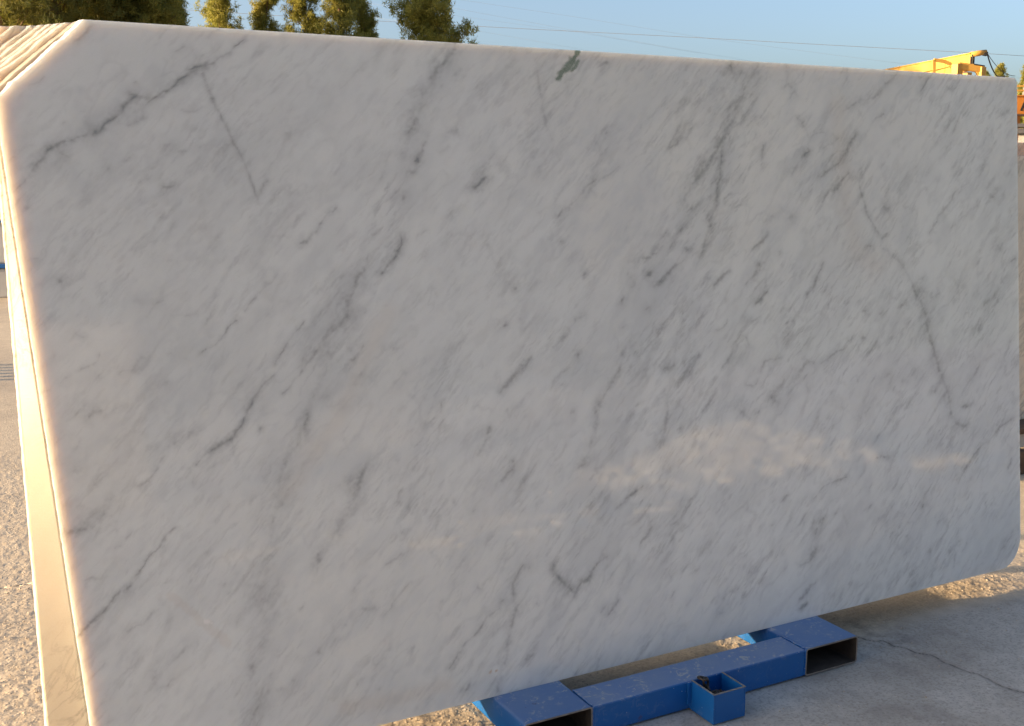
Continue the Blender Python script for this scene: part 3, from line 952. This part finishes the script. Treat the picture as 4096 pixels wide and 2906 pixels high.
# ------------------------------------------------------------------ blue steel rack under the bundle
rack = empty('slab_rack', (1.7, .3, 0)); tag(rack, 'blue steel rack with two fork pockets carrying the marble bundle', 'slab rack')
def rel(o): o.location = -rack.location; return o
def rect_tube(x0, x1, y0, y1, z0, z1, w, r):
    """hollow rectangular tube along y with rounded corners; painted outside, raw inside"""
    def ring(x0, x1, z0, z1, r, n=5):
        pts = []
        for cx, cz, a0 in ((x1 - r, z1 - r, 0), (x0 + r, z1 - r, 90), (x0 + r, z0 + r, 180), (x1 - r, z0 + r, 270)):
            for k in range(n): a = R(a0 + 90 * k / (n - 1)); pts.append((cx + r * math.cos(a), cz + r * math.sin(a)))
        return pts
    o = ring(x0, x1, z0, z1, r); i = ring(x0 + w, x1 - w, z0 + w, z1 - w, max(r - w, .002)); n = len(o)
    V = [(x, y0, z) for x, z in o] + [(x, y1, z) for x, z in o] + [(x, y0, z) for x, z in i] + [(x, y1, z) for x, z in i]
    F = []; mats = []
    for k in range(n):
        j = (k + 1) % n
        F.append((k, n + k, n + j, j)); mats.append(0)
        F.append((2 * n + k, 2 * n + j, 3 * n + j, 3 * n + k)); mats.append(1)
        F.append((k, j, 2 * n + j, 2 * n + k)); mats.append(2)
        F.append((n + k, 3 * n + k, 3 * n + j, n + j)); mats.append(2)
    me = mesh_np('fork_tube', V, F, False); me.polygons.foreach_set('material_index', mats)
    for m in (M_BLUE, M_INNER, M_STEEL): me.materials.append(m)
    me.polygons.foreach_set('use_smooth', [m == 0 for m in mats])
    return me
for x0, x1 in ((1.107, 1.317), (2.072, 2.284)):
    tb = rel(link('fork_pocket', rect_tube(x0, x1, -.172, .98, .001, .089, .005, .010), None, rack))
    rel(MB().box(x0 + .006, x1 - .006, .50, .506, .007, .083).build('web_plate', M_INNER, rack))
b = MB().box(1.3185, 2.0705, -.1705, -.060, .002, .0875, .005); rel(b.build('front_beam', M_BLUE, rack))
b = MB().box(1.3185, 2.0705, .86, .97, .002, .0875, .005); rel(b.build('rear_beam', M_BLUE, rack))
# weld beads where the beam meets the fork pockets
def weld(p, q, name='weld_bead'):
    p, q = Vector(p), Vector(q); n = 14; rw = random.Random(int(p.x * 1000))
    rel(MB().tube([p.lerp(q, i / n) + Vector((rw.uniform(-1, 1), rw.uniform(-1, 1), rw.uniform(-1, 1))) * .0008 for i in range(n + 1)], [.0028 + .0012 * ((i % 2) - .5) + rw.uniform(-.0005, .0005) for i in range(n + 1)], 6).build(name, M_BLUE, rack))
for xj in (1.3178, 2.0713):
    weld((xj, -.1695, .006), (xj, -.1695, .086)); weld((xj, -.165, .0885), (xj, -.064, .0885))
weld((1.6425, -.1722, .004), (1.6425, -.1722, .084)); weld((1.7555, -.1722, .004), (1.7555, -.1722, .084))
# stake pocket with chain
pk = MB(); x0, x1, y0, y1, z0, z1, w = 1.643, 1.755, -.2745, -.1725, .001, .0885, .0045
pk.box(x0, x0 + w, y0, y1, z0, z1, .0008, seg=1); pk.box(x1 - w, x1, y0, y1, z0, z1, .0008, seg=1)
pk.box(x0 + w + .0002, x1 - w - .0002, y0, y0 + w, z0, z1, .0008, seg=1); pk.box(x0 + w, x1 - w, y0 + w, y1, z0, z0 + .003)
pocket = rel(pk.build('stake_pocket', M_BLUE, rack))
b = MB().box(1.630, 1.6425, -.1765, -.1712, .02, .086, .001, seg=1); o = b.build('weld_plate', M_BLUE, pocket)
rim = MB(); e = .0004
rim.box(x0 - e, x0 + w + e, y0, y1, z1 - .0006, z1 + .0006); rim.box(x1 - w - e, x1 + e, y0, y1, z1 - .0006, z1 + .0006); rim.box(x0 + w + .001, x1 - w - .001, y0 - e, y0 + w + e, z1 - .0006, z1 + .0007)
rim.build('worn_rim', M_STEEL, pocket)
# inclined posts the bundle leans on
for x in (1.2, 2.18):
    p = Vector((x, BACK + .035 + .0, .089)); q = p + Vector((0, VUP[1], VUP[2])) * 1.45
    rel(MB().bar(p, q, .06, .06, .004).build('upright', M_BLUE, rack))
    rel(MB().bar((x, .93, .089), q + Vector((0, .05, -.02)), .05, .05, .004).build('brace', M_BLUE, rack))
zt = HB + 1.40 * VUP[2]; yt = BACK + .035 + 1.40 * VUP[1] + .058
rel(MB().box(.95, 2.43, yt - .024, yt + .024, zt - .03, zt + .03, .004).build('top_rail', M_BLUE, rack))
# chain heaped in the pocket
chain = empty('chain', (1.70, -.22, .005)); tag(chain, 'dark oily steel chain heaped inside the blue stake pocket', 'chain')
spots = [((1.675, -.184, .092), (0, 10, 20)), ((1.681, -.190, .080), (80, 0, 10)), ((1.683, -.196, .064), (10, 75, 0)), ((1.681, -.200, .048), (85, 20, 10)),
         ((1.679, -.207, .034), (20, 60, 30)), ((1.692, -.215, .026), (15, 10, 60)), ((1.706, -.225, .028), (60, 30, 110)), ((1.716, -.240, .024), (20, 20, 150)),
         ((1.700, -.250, .024), (10, 40, 95)), ((1.684, -.243, .020), (30, 10, 20)), ((1.722, -.214, .022), (70, 10, 60)), ((1.728, -.232, .020), (15, 30, 10)), ((1.672, -.248, .018), (10, 5, 70))]
spots = [((x, y, z + (.022 if 4 < i else .0)), a) for i, ((x, y, z), a) in enumerate(spots)]
rc = random.Random(3)
spots += [((rc.uniform(1.669, 1.729), rc.uniform(-.249, -.198), rc.uniform(.020, .058)), (rc.uniform(-60, 60), rc.uniform(-60, 60), rc.uniform(0, 180))) for _ in range(34)]
M0 = MB().torus(Matrix.Identity(4), .0092, .0036, 1.55)
lk = M0.build('link', M_CHAIN, chain); lme = lk.data
for i, (p, a) in enumerate(spots):
    o = lk if i == 0 else lk.copy()
    if i: COL.objects.link(o); o.parent = chain
    o.location = Vector(p) - chain.location; o.rotation_euler = tuple(R(v) for v in a)

# ------------------------------------------------------------------ loose stones lying in the gravel
V = []; Fa = []
octv = np.array([[1, 0, 0], [-1, 0, 0], [0, 1, 0], [0, -1, 0], [0, 0, 1], [0, 0, -1]], float); octf = np.array([[0, 2, 4], [2, 1, 4], [1, 3, 4], [3, 0, 4], [2, 0, 5], [1, 2, 5], [3, 1, 5], [0, 3, 5]])
N = 14000; px_ = rng.uniform(-.7, 3.75, N); py_ = rng.uniform(-.05, 1.75, N)
keep = np.ones(N, bool); keep &= ~((px_ > .3) & (py_ < .0))
for x0, x1 in ((1.09, 1.335), (2.055, 2.30)): keep &= ~((px_ > x0) & (px_ < x1) & (py_ > -.2) & (py_ < 1))
px_, py_ = px_[keep], py_[keep]; sz = .0010 + .0050 * rng.random(len(px_)) ** 6
Vs = octv[None] * (sz[:, None, None] * rng.uniform(.6, 1.25, (len(px_), 6, 1))) * np.array([1, 1, .7])
ang = rng.uniform(0, 6.28, len(px_)); ca_, sa_ = np.cos(ang)[:, None], np.sin(ang)[:, None]
Vs = np.stack([Vs[..., 0] * ca_ - Vs[..., 1] * sa_ + px_[:, None], Vs[..., 0] * sa_ + Vs[..., 1] * ca_ + py_[:, None], Vs[..., 2] + (sz * .25 + .002)[:, None]], -1).reshape(-1, 3)
Fs = (octf[None] + 6 * np.arange(len(px_))[:, None, None]).reshape(-1, 3)
M_PEB = plain('pebble_stone', (.36, .30, .23), (.56, .50, .42), 40, .9)
tag(link('gravel', mesh_np('gravel', Vs, Fs), M_PEB), 'loose pale stones lying on the sunlit yard around the rack', 'gravel', kind='stuff')

N = 900; px_ = rng.uniform(1.0, 3.4, N); py_ = -.04 - rng.exponential(.16, N); k_ = (py_ > -.75) & ~((py_ > -.29) & (px_ < 2.31) & (px_ > 1.08)); px_, py_ = px_[k_], py_[k_]
sz = .0007 + .0030 * rng.random(len(px_)) ** 5
Vs = octv[None] * (sz[:, None, None] * rng.uniform(.6, 1.25, (len(px_), 6, 1))) + np.stack([px_, py_, sz * .3 - .001], -1)[:, None, :]
Fs = (octf[None] + 6 * np.arange(len(px_))[:, None, None]).reshape(-1, 3)
tag(link('stone_chips', mesh_np('stone_chips', Vs.reshape(-1, 3), Fs), M_PEB), 'tiny stone chips scattered on the concrete in front of the rack', 'stone chips', kind='stuff')

# ------------------------------------------------------------------ second bundle, behind the right-hand end
def plain_slab(name, p0, ang, w, h, th, lean, mat, cut=0):
    ca, sa = math.cos(ang), math.sin(ang); u = np.array([ca, sa, 0]); n = np.array([-sa, ca, 0]); v = n * math.sin(lean) + np.array([0, 0, math.cos(lean)])
    n1 = 60; pts = [(0, 0), (w, 0), (w, h)] + ([(cut * 1.6, h), (0, h - cut)] if cut else [(0, h)])
    bm = bmesh.new(); A = [bm.verts.new(np.array(p0) + u * a + v * b) for a, b in pts]; B = [bm.verts.new(np.array(p0) + u * a + v * b + n * th) for a, b in pts]
    bm.faces.new(A[::-1]); bm.faces.new(B)
    for k in range(len(pts)): j = (k + 1) % len(pts); bm.faces.new((A[k], A[j], B[j], B[k]))
    bmesh.ops.bevel(bm, geom=bm.edges[:], offset=.003, segments=2, affect='EDGES')
    bmesh.ops.recalc_face_normals(bm, faces=bm.faces[:])
    me = bpy.data.meshes.new(name); bm.to_mesh(me); bm.free(); return link(name, me, mat)
o = plain_slab('marble_slab', (4.15, 1.16, .235), 0, 2.8, 1.36, .03, R(5), M_BEIGE)
tag(o, 'warm beige marble slab past the right end of the big white slab', 'marble slab', 'slabs of the right bundle')
o = plain_slab('marble_slab', (4.10, 1.195, .235), 0, 2.8, 1.43, .03, R(5), M_SAWN, .09)
tag(o, 'taller pale slab with a cut corner behind the beige slab at the right', 'marble slab', 'slabs of the right bundle')
st = empty('slab_stand', (5.4, 1.4, 0)); tag(st, 'rusty steel stand on stone block under the beige slabs', 'stand')
def prt(mb, name, m):
    o = mb.build(name, m, st); o.location = -st.location; return o
prt(MB().box(4.2, 6.8, 1.02, 1.5, .205, .234, .004), 'bearer', M_RUST)
prt(MB().box(4.25, 6.7, 1.05, 1.48, .125, .204, .006), 'stone_block', M_BLOCK)
for x in (4.3, 5.3, 6.2): prt(MB().box(x, x + .35, 1.0, 1.5, .001, .124, .006), 'foot_beam', M_RUST)
prt(MB().bar((4.6, 1.30, .234), (4.6, 1.42, 1.35), .06), 'post', M_RUST); prt(MB().bar((6.3, 1.30, .234), (6.3, 1.42, 1.35), .06), 'post', M_RUST)

# ------------------------------------------------------------------ stacked stone blocks on blue bearers, far left
base = at(-40, 1180, 13.2); ang = YAW + R(6)
stk = []
def on_axis(lx, ly): return base + Vector((math.cos(ang), math.sin(ang), 0)) * lx + Vector((-math.sin(ang), math.cos(ang), 0)) * ly
zb = 0
def lvl(y): return 1.4921 - (y - 702.7) * 13.2 / FPX
levels = [('stone_block', 1190, 1069, 'long grey stone block at the bottom of the stack at the far left'), ('stone_block', 1050, 889, 'thick grey stone block in the middle of the stack at the far left'), ('stone_block', 878, 815, 'thin pale stone block on top of the stack at the far left')]
Mz = Matrix.Translation((base.x, base.y, 0)) @ Matrix.Rotation(ang, 4, 'Z')
for nm, ya, yb, lab in levels:
    o = MB().box(-2.2, 1.1, 0, 1.5, max(lvl(ya), 0.001), lvl(yb), .02, Mz).build(nm, M_BLOCK); tag(o, lab, 'stone block', 'blocks in the far stack')
for ya, yb, lab in ((1068, 1051, 'blue steel bearer between the lower blocks at the far left'), (888, 879, 'thin blue steel bearer under the top block at the far left')):
    o = MB().box(-2.25, 1.12, -.03, 1.45, lvl(ya), lvl(yb), .004, Mz).build('steel_bearer', M_BLUE); tag(o, lab, 'steel bearer', 'bearers in the far stack')
# dark container behind them
cp = at(-300, 1000, 22); ct = empty('shipping_container', (cp.x, cp.y, 0), ang); tag(ct, 'dark navy corrugated container behind the stacked blocks at the far left', 'container')
MB().box(-4, 2.2, 0, 2.4, .1, 2.45, .02).build('body', M_NAVY, ct)
for k in range(20): MB().box(-3.9 + k * .3, -3.75 + k * .3, -.035, .001, .25, 2.3, .01).build('rib', M_NAVY, ct)
MB().box(-4.02, 2.22, -.02, 2.42, .001, .099, .01).build('floor_frame', M_RUST, ct)

# slabs set on edge with gaps, just outside the left of the frame; their shadows stripe the yard
SD = Vector((-to_sun.x, -to_sun.y, 0)).normalized(); SN = Vector((-SD.y, SD.x, 0))
p = at(0, 1490, 8.15); p = Vector((p.x, p.y, 0)) - SD * 1.6
for k in range(6):
    q = p + SN * (-.37 + .135 * k)
    o = plain_slab('stored_slab', (q.x - SD.x * 1.4, q.y - SD.y * 1.4, .002), math.atan2(SD.y, SD.x), 1.4, .9, .06, 0, M_SAWN)
    tag(o, f'pale slab stored on edge left of the bundle, {["first", "second", "third", "fourth", "fifth", "last"][k]} of a spaced row', 'marble slab', 'slabs stored on edge')

# ------------------------------------------------------------------ pines
def make_tree(seed, height, spread, n_limb, tuft_per, droop, dense, mat, slim=False):
    r = np.random.default_rng(seed); rd = random.Random(seed)
    root = empty('pine_tree')
    tb = MB(); pts = []; x = y = 0
    for k in range(9):
        z = height * k / 8; pts.append((x, y, z)); x += r.normal(0, .10); y += r.normal(0, .10)
    rad = [max(.02, .0105 * height * (1 - k / 8.6)) for k in range(9)]
    tb.tube(pts, rad, 8)
    tp = np.array(pts); T0 = []
    for i in range(n_limb):
        f = .22 + .78 * (i + r.random()) / n_limb; z = f * height
        o = np.array([np.interp(z, tp[:, 2], tp[:, 0]), np.interp(z, tp[:, 2], tp[:, 1]), z])
        prof = (math.sin(min(1, (1 - f) * 1.55 + .12) * math.pi / 2) if not slim else (.35 + .65 * (1 - f)))
        ln = spread * prof * r.uniform(.55, 1.1); az = r.uniform(0, 6.283); up = r.uniform(.15, .75) - droop
        d = np.array([math.cos(az), math.sin(az), up]); d /= np.linalg.norm(d)
        limb = [o]; 
        for k in range(5):
            d = d + np.array([r.normal(0, .10), r.normal(0, .10), .07]); d /= np.linalg.norm(d); limb.append(limb[-1] + d * ln / 5)
        tb.tube([tuple(a) for a in limb], [max(.008, .014 * ln * (1 - k / 5.5)) for k in range(6)], 5)
        limb = np.array(limb)
        for j in range(tuft_per):
            g = r.uniform(.3, 1.06) ** .8; k = min(int(g * 5), 4); c = limb[k] + (limb[k + 1] - limb[k]) * (g * 5 - k)
            T0.append(c + r.normal(0, .11 * ln * (.4 + .5 * g) + .075, 3) * np.array([1, 1, 1.0]) + np.array([0, 0, .05]))
    trunk = tb.build('trunk', M_BARK, root)
    T0 = np.array(T0); n = len(T0); nb = dense
    dirs = r.normal(0, 1, (n, nb, 3)) + np.array([0, 0, .5]); dirs /= np.linalg.norm(dirs, axis=2, keepdims=True)
    ln = r.uniform(.08, .20, (n, nb, 1)); side = np.cross(dirs, r.normal(0, 1, (n, nb, 3))); side /= np.linalg.norm(side, axis=2, keepdims=True)
    c = T0[:, None, :] + r.normal(0, .06, (n, nb, 3)); w = r.uniform(.008, .019, (n, nb, 1))
    V = np.stack([c - side * w, c + side * w, c + dirs * ln], 2).reshape(-1, 3)
    F = np.arange(len(V)).reshape(-1, 3)
    crown = link('crown', mesh_np('crown', V, F), mat, root)
    return root
def dup(root):
    r_ = root.copy(); COL.objects.link(r_)
    for ch in root.children:
        c = ch.copy(); COL.objects.link(c); c.parent = r_
    return r_
protoA = make_tree(3, 11.5, 2.4, 64, 44, .05, 40, M_PINE_SHADED)          # broad and dense
protoB = make_tree(5, 12.0, 1.5, 64, 27, -.4, 36, M_PINE, True)         # slim and open
protoC = make_tree(8, 11.8, 1.45, 90, 34, -.2, 40, M_PINE)                # full and round
used = set()
def plant(proto, px, depth, scale, rz, label, group, loc=None):
    o = proto if proto.name not in used else dup(proto); used.add(proto.name); used.add(o.name)
    p = loc or at(px, 700, depth); o.location = (p.x, p.y, -.05); o.rotation_euler.z = rz; o.scale = (scale,) * 3
    tag(o, label, 'pine tree', group); return o
G = 'pines behind the bundle'
plant(protoA, 20, 30, 1.0, .3, 'dense dark pine at the far left, above the stepped slab corners', G)
plant(protoA, 230, 31.5, 1.05, 2.1, 'dense dark pine second from the left above the slab corner', G)
plant(protoA, 400, 33, .98, 4.0, 'dense dark pine third from the left over the slab top', G)
plant(protoA, 130, 35, 1.1, 1.2, 'tall dark pine filling in behind the two leftmost pines', G)
plant(protoB, 560, 34, 1.0, 5.2, 'open dark pine at the right side of the dense left group', G)
plant(protoA, 500, 36, 1.0, .9, 'dense pine behind the open one in the left group', G)
plant(protoB, 640, 33, .95, 2.9, 'thin-crowned pine near the right side of the left group', G)
plant(protoB, 700, 36, .74, .7, 'short pine at the right edge of the left group, beside a patch of sky', G)
plant(protoB, 905, 40, .95, 2.0, 'slim sparse pine standing alone between two gaps of sky', G)
plant(protoB, 1095, 41, .78, 3.3, 'small slim pine left of the yellow-green cluster', G)
plant(protoB, 1235, 40, .9, .2, 'slim sunlit pine at the left of the middle cluster', G)
plant(protoB, 1375, 39, .95, 1.4, 'sunlit pine with a bare bright trunk in the middle cluster', G)
plant(protoB, 1475, 41, .82, 4.4, 'slim pine at the right of the middle cluster', G)
plant(protoC, 1735, 37, 1.0, 1.0, 'full round sunlit pine standing alone right of the middle cluster', G)
G2 = 'far pines beside the crane'
plant(protoC, 3985, 75, .735, .4, 'far pine seen right of the yellow crane over the slab top', G2)
plant(protoC, 4060, 72, .72, 2.6, 'far pine above the top right corner of the big slab', G2)
plant(protoB, 4100, 70, .67, 1.1, 'far slim pine at the right edge above the orange girder', G2)
plant(protoC, 3895, 80, .74, 3.4, 'far low pine seen through the crane legs', G2)
plant(protoC, 4180, 60, .45, 5.0, 'low pine behind the orange girder at the right edge', G2)
# upright marble blocks added unseen behind the viewer to bounce warm sunlight on the slab
for k, (xa, xb, ya, hh) in enumerate(((-5.5, -2.4, -7.8, 1.9), (-1.7, 1.5, -8.2, 1.8))):
    o = MB().box(xa, xb, ya - .6, ya, .002, hh, .03).build('stone_block', M_BLOCKW); tag(o, f'white marble block added behind the viewer to bounce sunlight, {["left", "right"][k]} one of two', 'stone block', 'bounce blocks behind the viewer')

# heap of white marble rubble and scattered offcuts on the sunlit yard behind the viewer (seen as reflections)
def rubble(name, spec, seed):
    r = np.random.default_rng(seed); Vv, Ff = [], []; base_v = np.array(list(np.ndindex(2, 2, 2)), float) - .5
    quads = [(0, 1, 3, 2), (4, 6, 7, 5), (0, 4, 5, 1), (2, 3, 7, 6), (0, 2, 6, 4), (1, 5, 7, 3)]
    for x, y, z, a, b, c_, rz, tl in spec:
        v = base_v * np.array([a, b, c_]) * r.uniform(.75, 1.2, (8, 3)); e_ = Matrix.Rotation(rz, 3, 'Z') @ Matrix.Rotation(tl, 3, 'X')
        v = v @ np.array(e_).T + np.array([x, y, z]); n0 = 8 * len(Vv); Vv.append(v); Ff += [[n0 + i for i in q] for q in quads]
    return mesh_np(name, np.concatenate(Vv), np.array(Ff))
r = np.random.default_rng(4); spec = []
for k in range(1100):
    a = r.normal(0, .46); b = r.normal(0, .30); h = max(0, .34 * math.exp(-(a / .9) ** 2 - (b / .5) ** 2)) * r.random()
    sz_ = r.uniform(.025, .085); spec.append((5.45 + a * .94 + b * .3, -4.25 + a * .30 - b * .9, h + sz_ * .3, sz_ * r.uniform(1, 2.2), sz_, sz_ * .7, r.uniform(0, 6.28), r.normal(0, .4)))
for k in range(40): spec.append((r.uniform(5.8, 6.1), r.uniform(-2.8, -2.55), .05, *(r.uniform(.03, .09, 3) * np.array([1.5, 1, .7])), r.uniform(0, 6.28), r.normal(0, .3)))
tag(link('rubble', rubble('rubble', spec, 5), M_BLOCKW), 'heap of white marble rubble in the sun behind the viewer', 'rubble', kind='stuff')
spec = [(r.uniform(1.3, 3.6), r.uniform(-3.9, -2.75), .04, r.uniform(.10, .38), r.uniform(.025, .05), r.uniform(.02, .04), r.uniform(-.9, .9), r.normal(0, .25)) for k in range(24)]
tag(link('marble_offcuts', rubble('marble_offcuts', spec, 6), M_BLOCKW), 'scattered white marble offcuts on the yard behind the viewer', 'offcuts', kind='stuff')

# ------------------------------------------------------------------ yellow gantry crane
cr = empty('gantry_crane', at(3881, 700, 30) * 1); cr.location.z = 0; tag(cr, 'yellow gantry crane with a long box girder rising above the slab top', 'gantry crane')
def cpart(mb, name, m, parent=cr):
    o = mb.build(name, m, parent)
    if parent is cr: o.location = -cr.location
    return o
A0 = at(3881, 216, 30); A1 = at(3556, 272, 34.35); A1.z = A0.z; gd = (A1 - A0); gd.z = 0; gd.normalize(); gs = Vector((-gd.y, gd.x, 0))
if gs.dot(RT) < 0: gs = -gs
gl = 22; gh = .44; gw = .14
def girder_box(o0, l0, l1, w0, w1, z0, z1, bev=0):
    Mx = Matrix.Translation(o0) @ Matrix((( gs.x, gd.x, 0, 0), (gs.y, gd.y, 0, 0), (0, 0, 1, 0), (0, 0, 0, 1)))
    return MB().box(w0, w1, l0, l1, z0, z1, bev, Mx)
girder = cpart(girder_box(A0, 0, gl, 0, gw, -gh, 0, .012), 'girder', M_YEL)
def gpart(mb, name, m): return mb.build(name, m, girder)
for o in [gpart(girder_box(A0, -.03, gl, -.03, gw + .03, .002, .025), 'top_flange', M_YEL), gpart(girder_box(A0, -.035, -.002, .02, gw - .02, -gh + .02, -.01), 'shaded_end_face', M_BLACK)]: pass  # black sheet paints the shade on the girder's near end face
for k in range(6): gpart(girder_box(A0, 1.2 + 2.6 * k, 1.23 + 2.6 * k, -.012, -.001, -gh + .02, -.02), 'stiffener', M_YEL)
Z = lambda x, y, d=28.6: at(3500 + x / 3.84, 180 + y / 3.84, d)
# hand rail in front of the girder
hr = MB(); rail = [Z(905, 470), Z(905, 232), Z(1072, 258), Z(1165, 300), Z(1185, 340), Z(1195, 470)]
for a, b in zip(rail, rail[1:]): hr.bar(a, b, .075)
hr.bar(Z(905, 400), Z(1180, 330), .03); hr.bar(Z(560, 470), Z(905, 390), .03)
cpart(hr, 'hand_rail', M_YEL)
# end portal
DP = 28.0; gp = MB(); T_ = lambda x, y: Z(x, y, DP)
foot_l = T_(1265, 330); foot_r = T_(1632, 380)
lp = Vector((foot_l.x, foot_l.y, 0)); rp = Vector((foot_r.x, foot_r.y, 0))
gp = MB().bar(lp + Vector((0, 0, .002)), foot_l + Vector((0, 0, .06)), .20, .20, .01); cpart(gp, 'leg', M_YEL)
gp = MB().bar(rp + Vector((0, 0, .002)), foot_r + Vector((0, 0, .06)), .17, .17, .01); cpart(gp, 'leg', M_YEL)
gp = MB().bar(T_(1270, 325), T_(1655, 375), .16, .17, .01); cpart(gp, 'cross_head', M_YEL)
gp = MB().bar(T_(1330, 350), T_(1420, 390), .10, .10, .01); cpart(gp, 'knee_brace', M_YEL); gp = MB().bar(T_(1560, 380), T_(1620, 460), .10, .12, .01); cpart(gp, 'knee_brace', M_YEL)
gp = MB().bar(T_(1500, 305) , T_(1665, 332), .18, .03); cpart(gp, 'dark_strip', M_BLACK)  # dark strip along the upper side of the cross head
gp = MB().tube([Z(1495, 150, 29.9), Z(1508, 220, 29.9), Z(1495, 270, 29.9), Z(1530, 320, 29.9)], .02, 6); cpart(gp, 'cable', M_BLACK)
# far end legs keep the girder up
for w_ in (.05, gw - .05):
    q = A0 + gd * (gl - 1) + gs * w_; cpart(MB().bar((q.x, q.y, .002), (q.x, q.y, A0.z - gh), .2), 'leg', M_YEL)
q = A0 + gd * .5 + gs * .25; cpart(MB().bar((q.x, q.y, .002), (q.x, q.y, A0.z - gh - .002), .18), 'leg', M_YEL)
# jib arm with pulley and cables
jb = MB().tube([Z(1470, 152, 30), Z(1600, 130, 30), Z(1712, 108, 30)], [.07, .075, .06], 8); cpart(jb, 'jib_arm', M_YEL)
jb = MB().bar(Z(1700, 105, 30), Z(1682, 170, 30), .12, .12, .02); cpart(jb, 'pulley', M_BLACK)
def sag(a, b, s, n=10): return [a.lerp(b, k / n) + Vector((0, 0, -4 * s * (k / n) * (1 - k / n))) for k in range(n + 1)]
cpart(MB().tube(sag(Z(1722, 130, 30), Z(1990, 480, 33), .25), .018, 5), 'cable', M_BLACK)
cpart(MB().tube(sag(Z(1722, 125, 30), Z(2150, 480, 34), .15), .009, 5), 'cable', M_BLACK)
# orange cross girder with a painted letter, right edge
og = empty('lifting_beam', at(4200, 700, 24)); og.location.z = 0; tag(og, 'orange steel beam marked with a black letter A at the right edge', 'steel beam')
O0 = at(4030, 424, 24); O1 = O0 + RT * 4.2
def op(mb, name, m):
    o = mb.build(name, m, og); o.location = -og.location; return o
op(MB().bar(O0, O1, .3, .37, .01), 'girder', M_ORANGE)
op(MB().bar(O0 + Vector((0, 0, .20)), O1 + Vector((0, 0, .20)), .36, .025), 'flange', M_ORANGE); op(MB().bar(O0 - Vector((0, 0, .20)), O1 - Vector((0, 0, .20)), .36, .03), 'flange', M_RUST)
for yy in (345, 363): zz = at(4060, yy, 24).z - O0.z; op(MB().bar(O0 + Vector((0, 0, zz)), O1 + Vector((0, 0, zz)), .035), 'guard_rail', M_YEL)
for k in range(3): pz = O0 + RT * (.33 + 1.6 * k); op(MB().bar(pz + Vector((0, 0, .21)), pz + Vector((0, 0, .45)), .03), 'rail_post', M_GREYMETAL)
for k in (0.15, 3.9): pz = O0 + RT * k; op(MB().bar((pz.x, pz.y, .002), (pz.x, pz.y, O0.z - .216), .2), 'leg', M_ORANGE)
# the letter, as flat paint strokes 4 mm proud of the girder face
fz = O0 - F0 * .154; ax = lambda x, z: fz + RT * x + Vector((0, 0, z))
x0 = (at(4088, 424, 24) - at(4030, 424, 24)).length
tx = MB()
for a, b in (((x0 - .085, -.115), (x0, .115)), ((x0, .115), (x0 + .085, -.115)), ((x0 - .05, -.03), (x0 + .05, -.03))): tx.bar(ax(*a), ax(*b), .006, .045)
op(tx, 'letter', M_BLACK)
# grey steel sections stored below it
gsx = empty('steel_sections', at(4200, 700, 20)); gsx.location.z = 0; tag(gsx, 'grey steel sections lying on posts below the orange beam', 'steel section')
for ya, yb in ((497, 511), (516, 535)):
    a = at(4020, (ya + yb) / 2, 20); o = MB().bar(a, a + RT * 5, .3, (yb - ya) * 20 / FPX, .01).build('section', M_GREYMETAL, gsx); o.location = -gsx.location
for k in (.4, 4.4): a = at(4020, 535, 20) + RT * k; o = MB().bar((a.x, a.y, .002), (a.x, a.y, a.z), .2).build('post', M_GREYMETAL, gsx); o.location = -gsx.location

# ------------------------------------------------------------------ overhead lines
def wire(pts, depth, rad, label):
    P = [at(x, y, depth) for x, y in pts]; c = bpy.data.curves.new('w', 'CURVE')
    o = MB().tube(P, rad, 5).build('power_line', M_WIRE); tag(o, label, 'power line', 'overhead lines')
wire([(-900, -60), (200, 0), (812, 45), (1137, 65), (1570, 88), (1885, 105), (2330, 128), (2800, 152), (3350, 183), (3890, 212), (4700, 262)], 75, .013, 'thickest overhead line running from the pines to the crane')
wire([(1500, -60), (1842, 0), (2324, 72), (2826, 154), (3492, 241), (4300, 340)], 95, .0055, 'faint overhead line starting highest right of the round pine')
wire([(1300, -60), (1883, 46), (2324, 128), (2672, 190), (3100, 262)], 95, .0055, 'faint overhead line dropping steeply to the slab top')
wire([(1300, -10), (1883, 72), (2324, 132), (2800, 215)], 100, .0045, 'very faint overhead line just above the thick one by the round pine')
wire([(1400, 60), (1904, 123), (2190, 174), (2600, 250)], 95, .0045, 'faint overhead line lowest, below the thick one by the round pine')
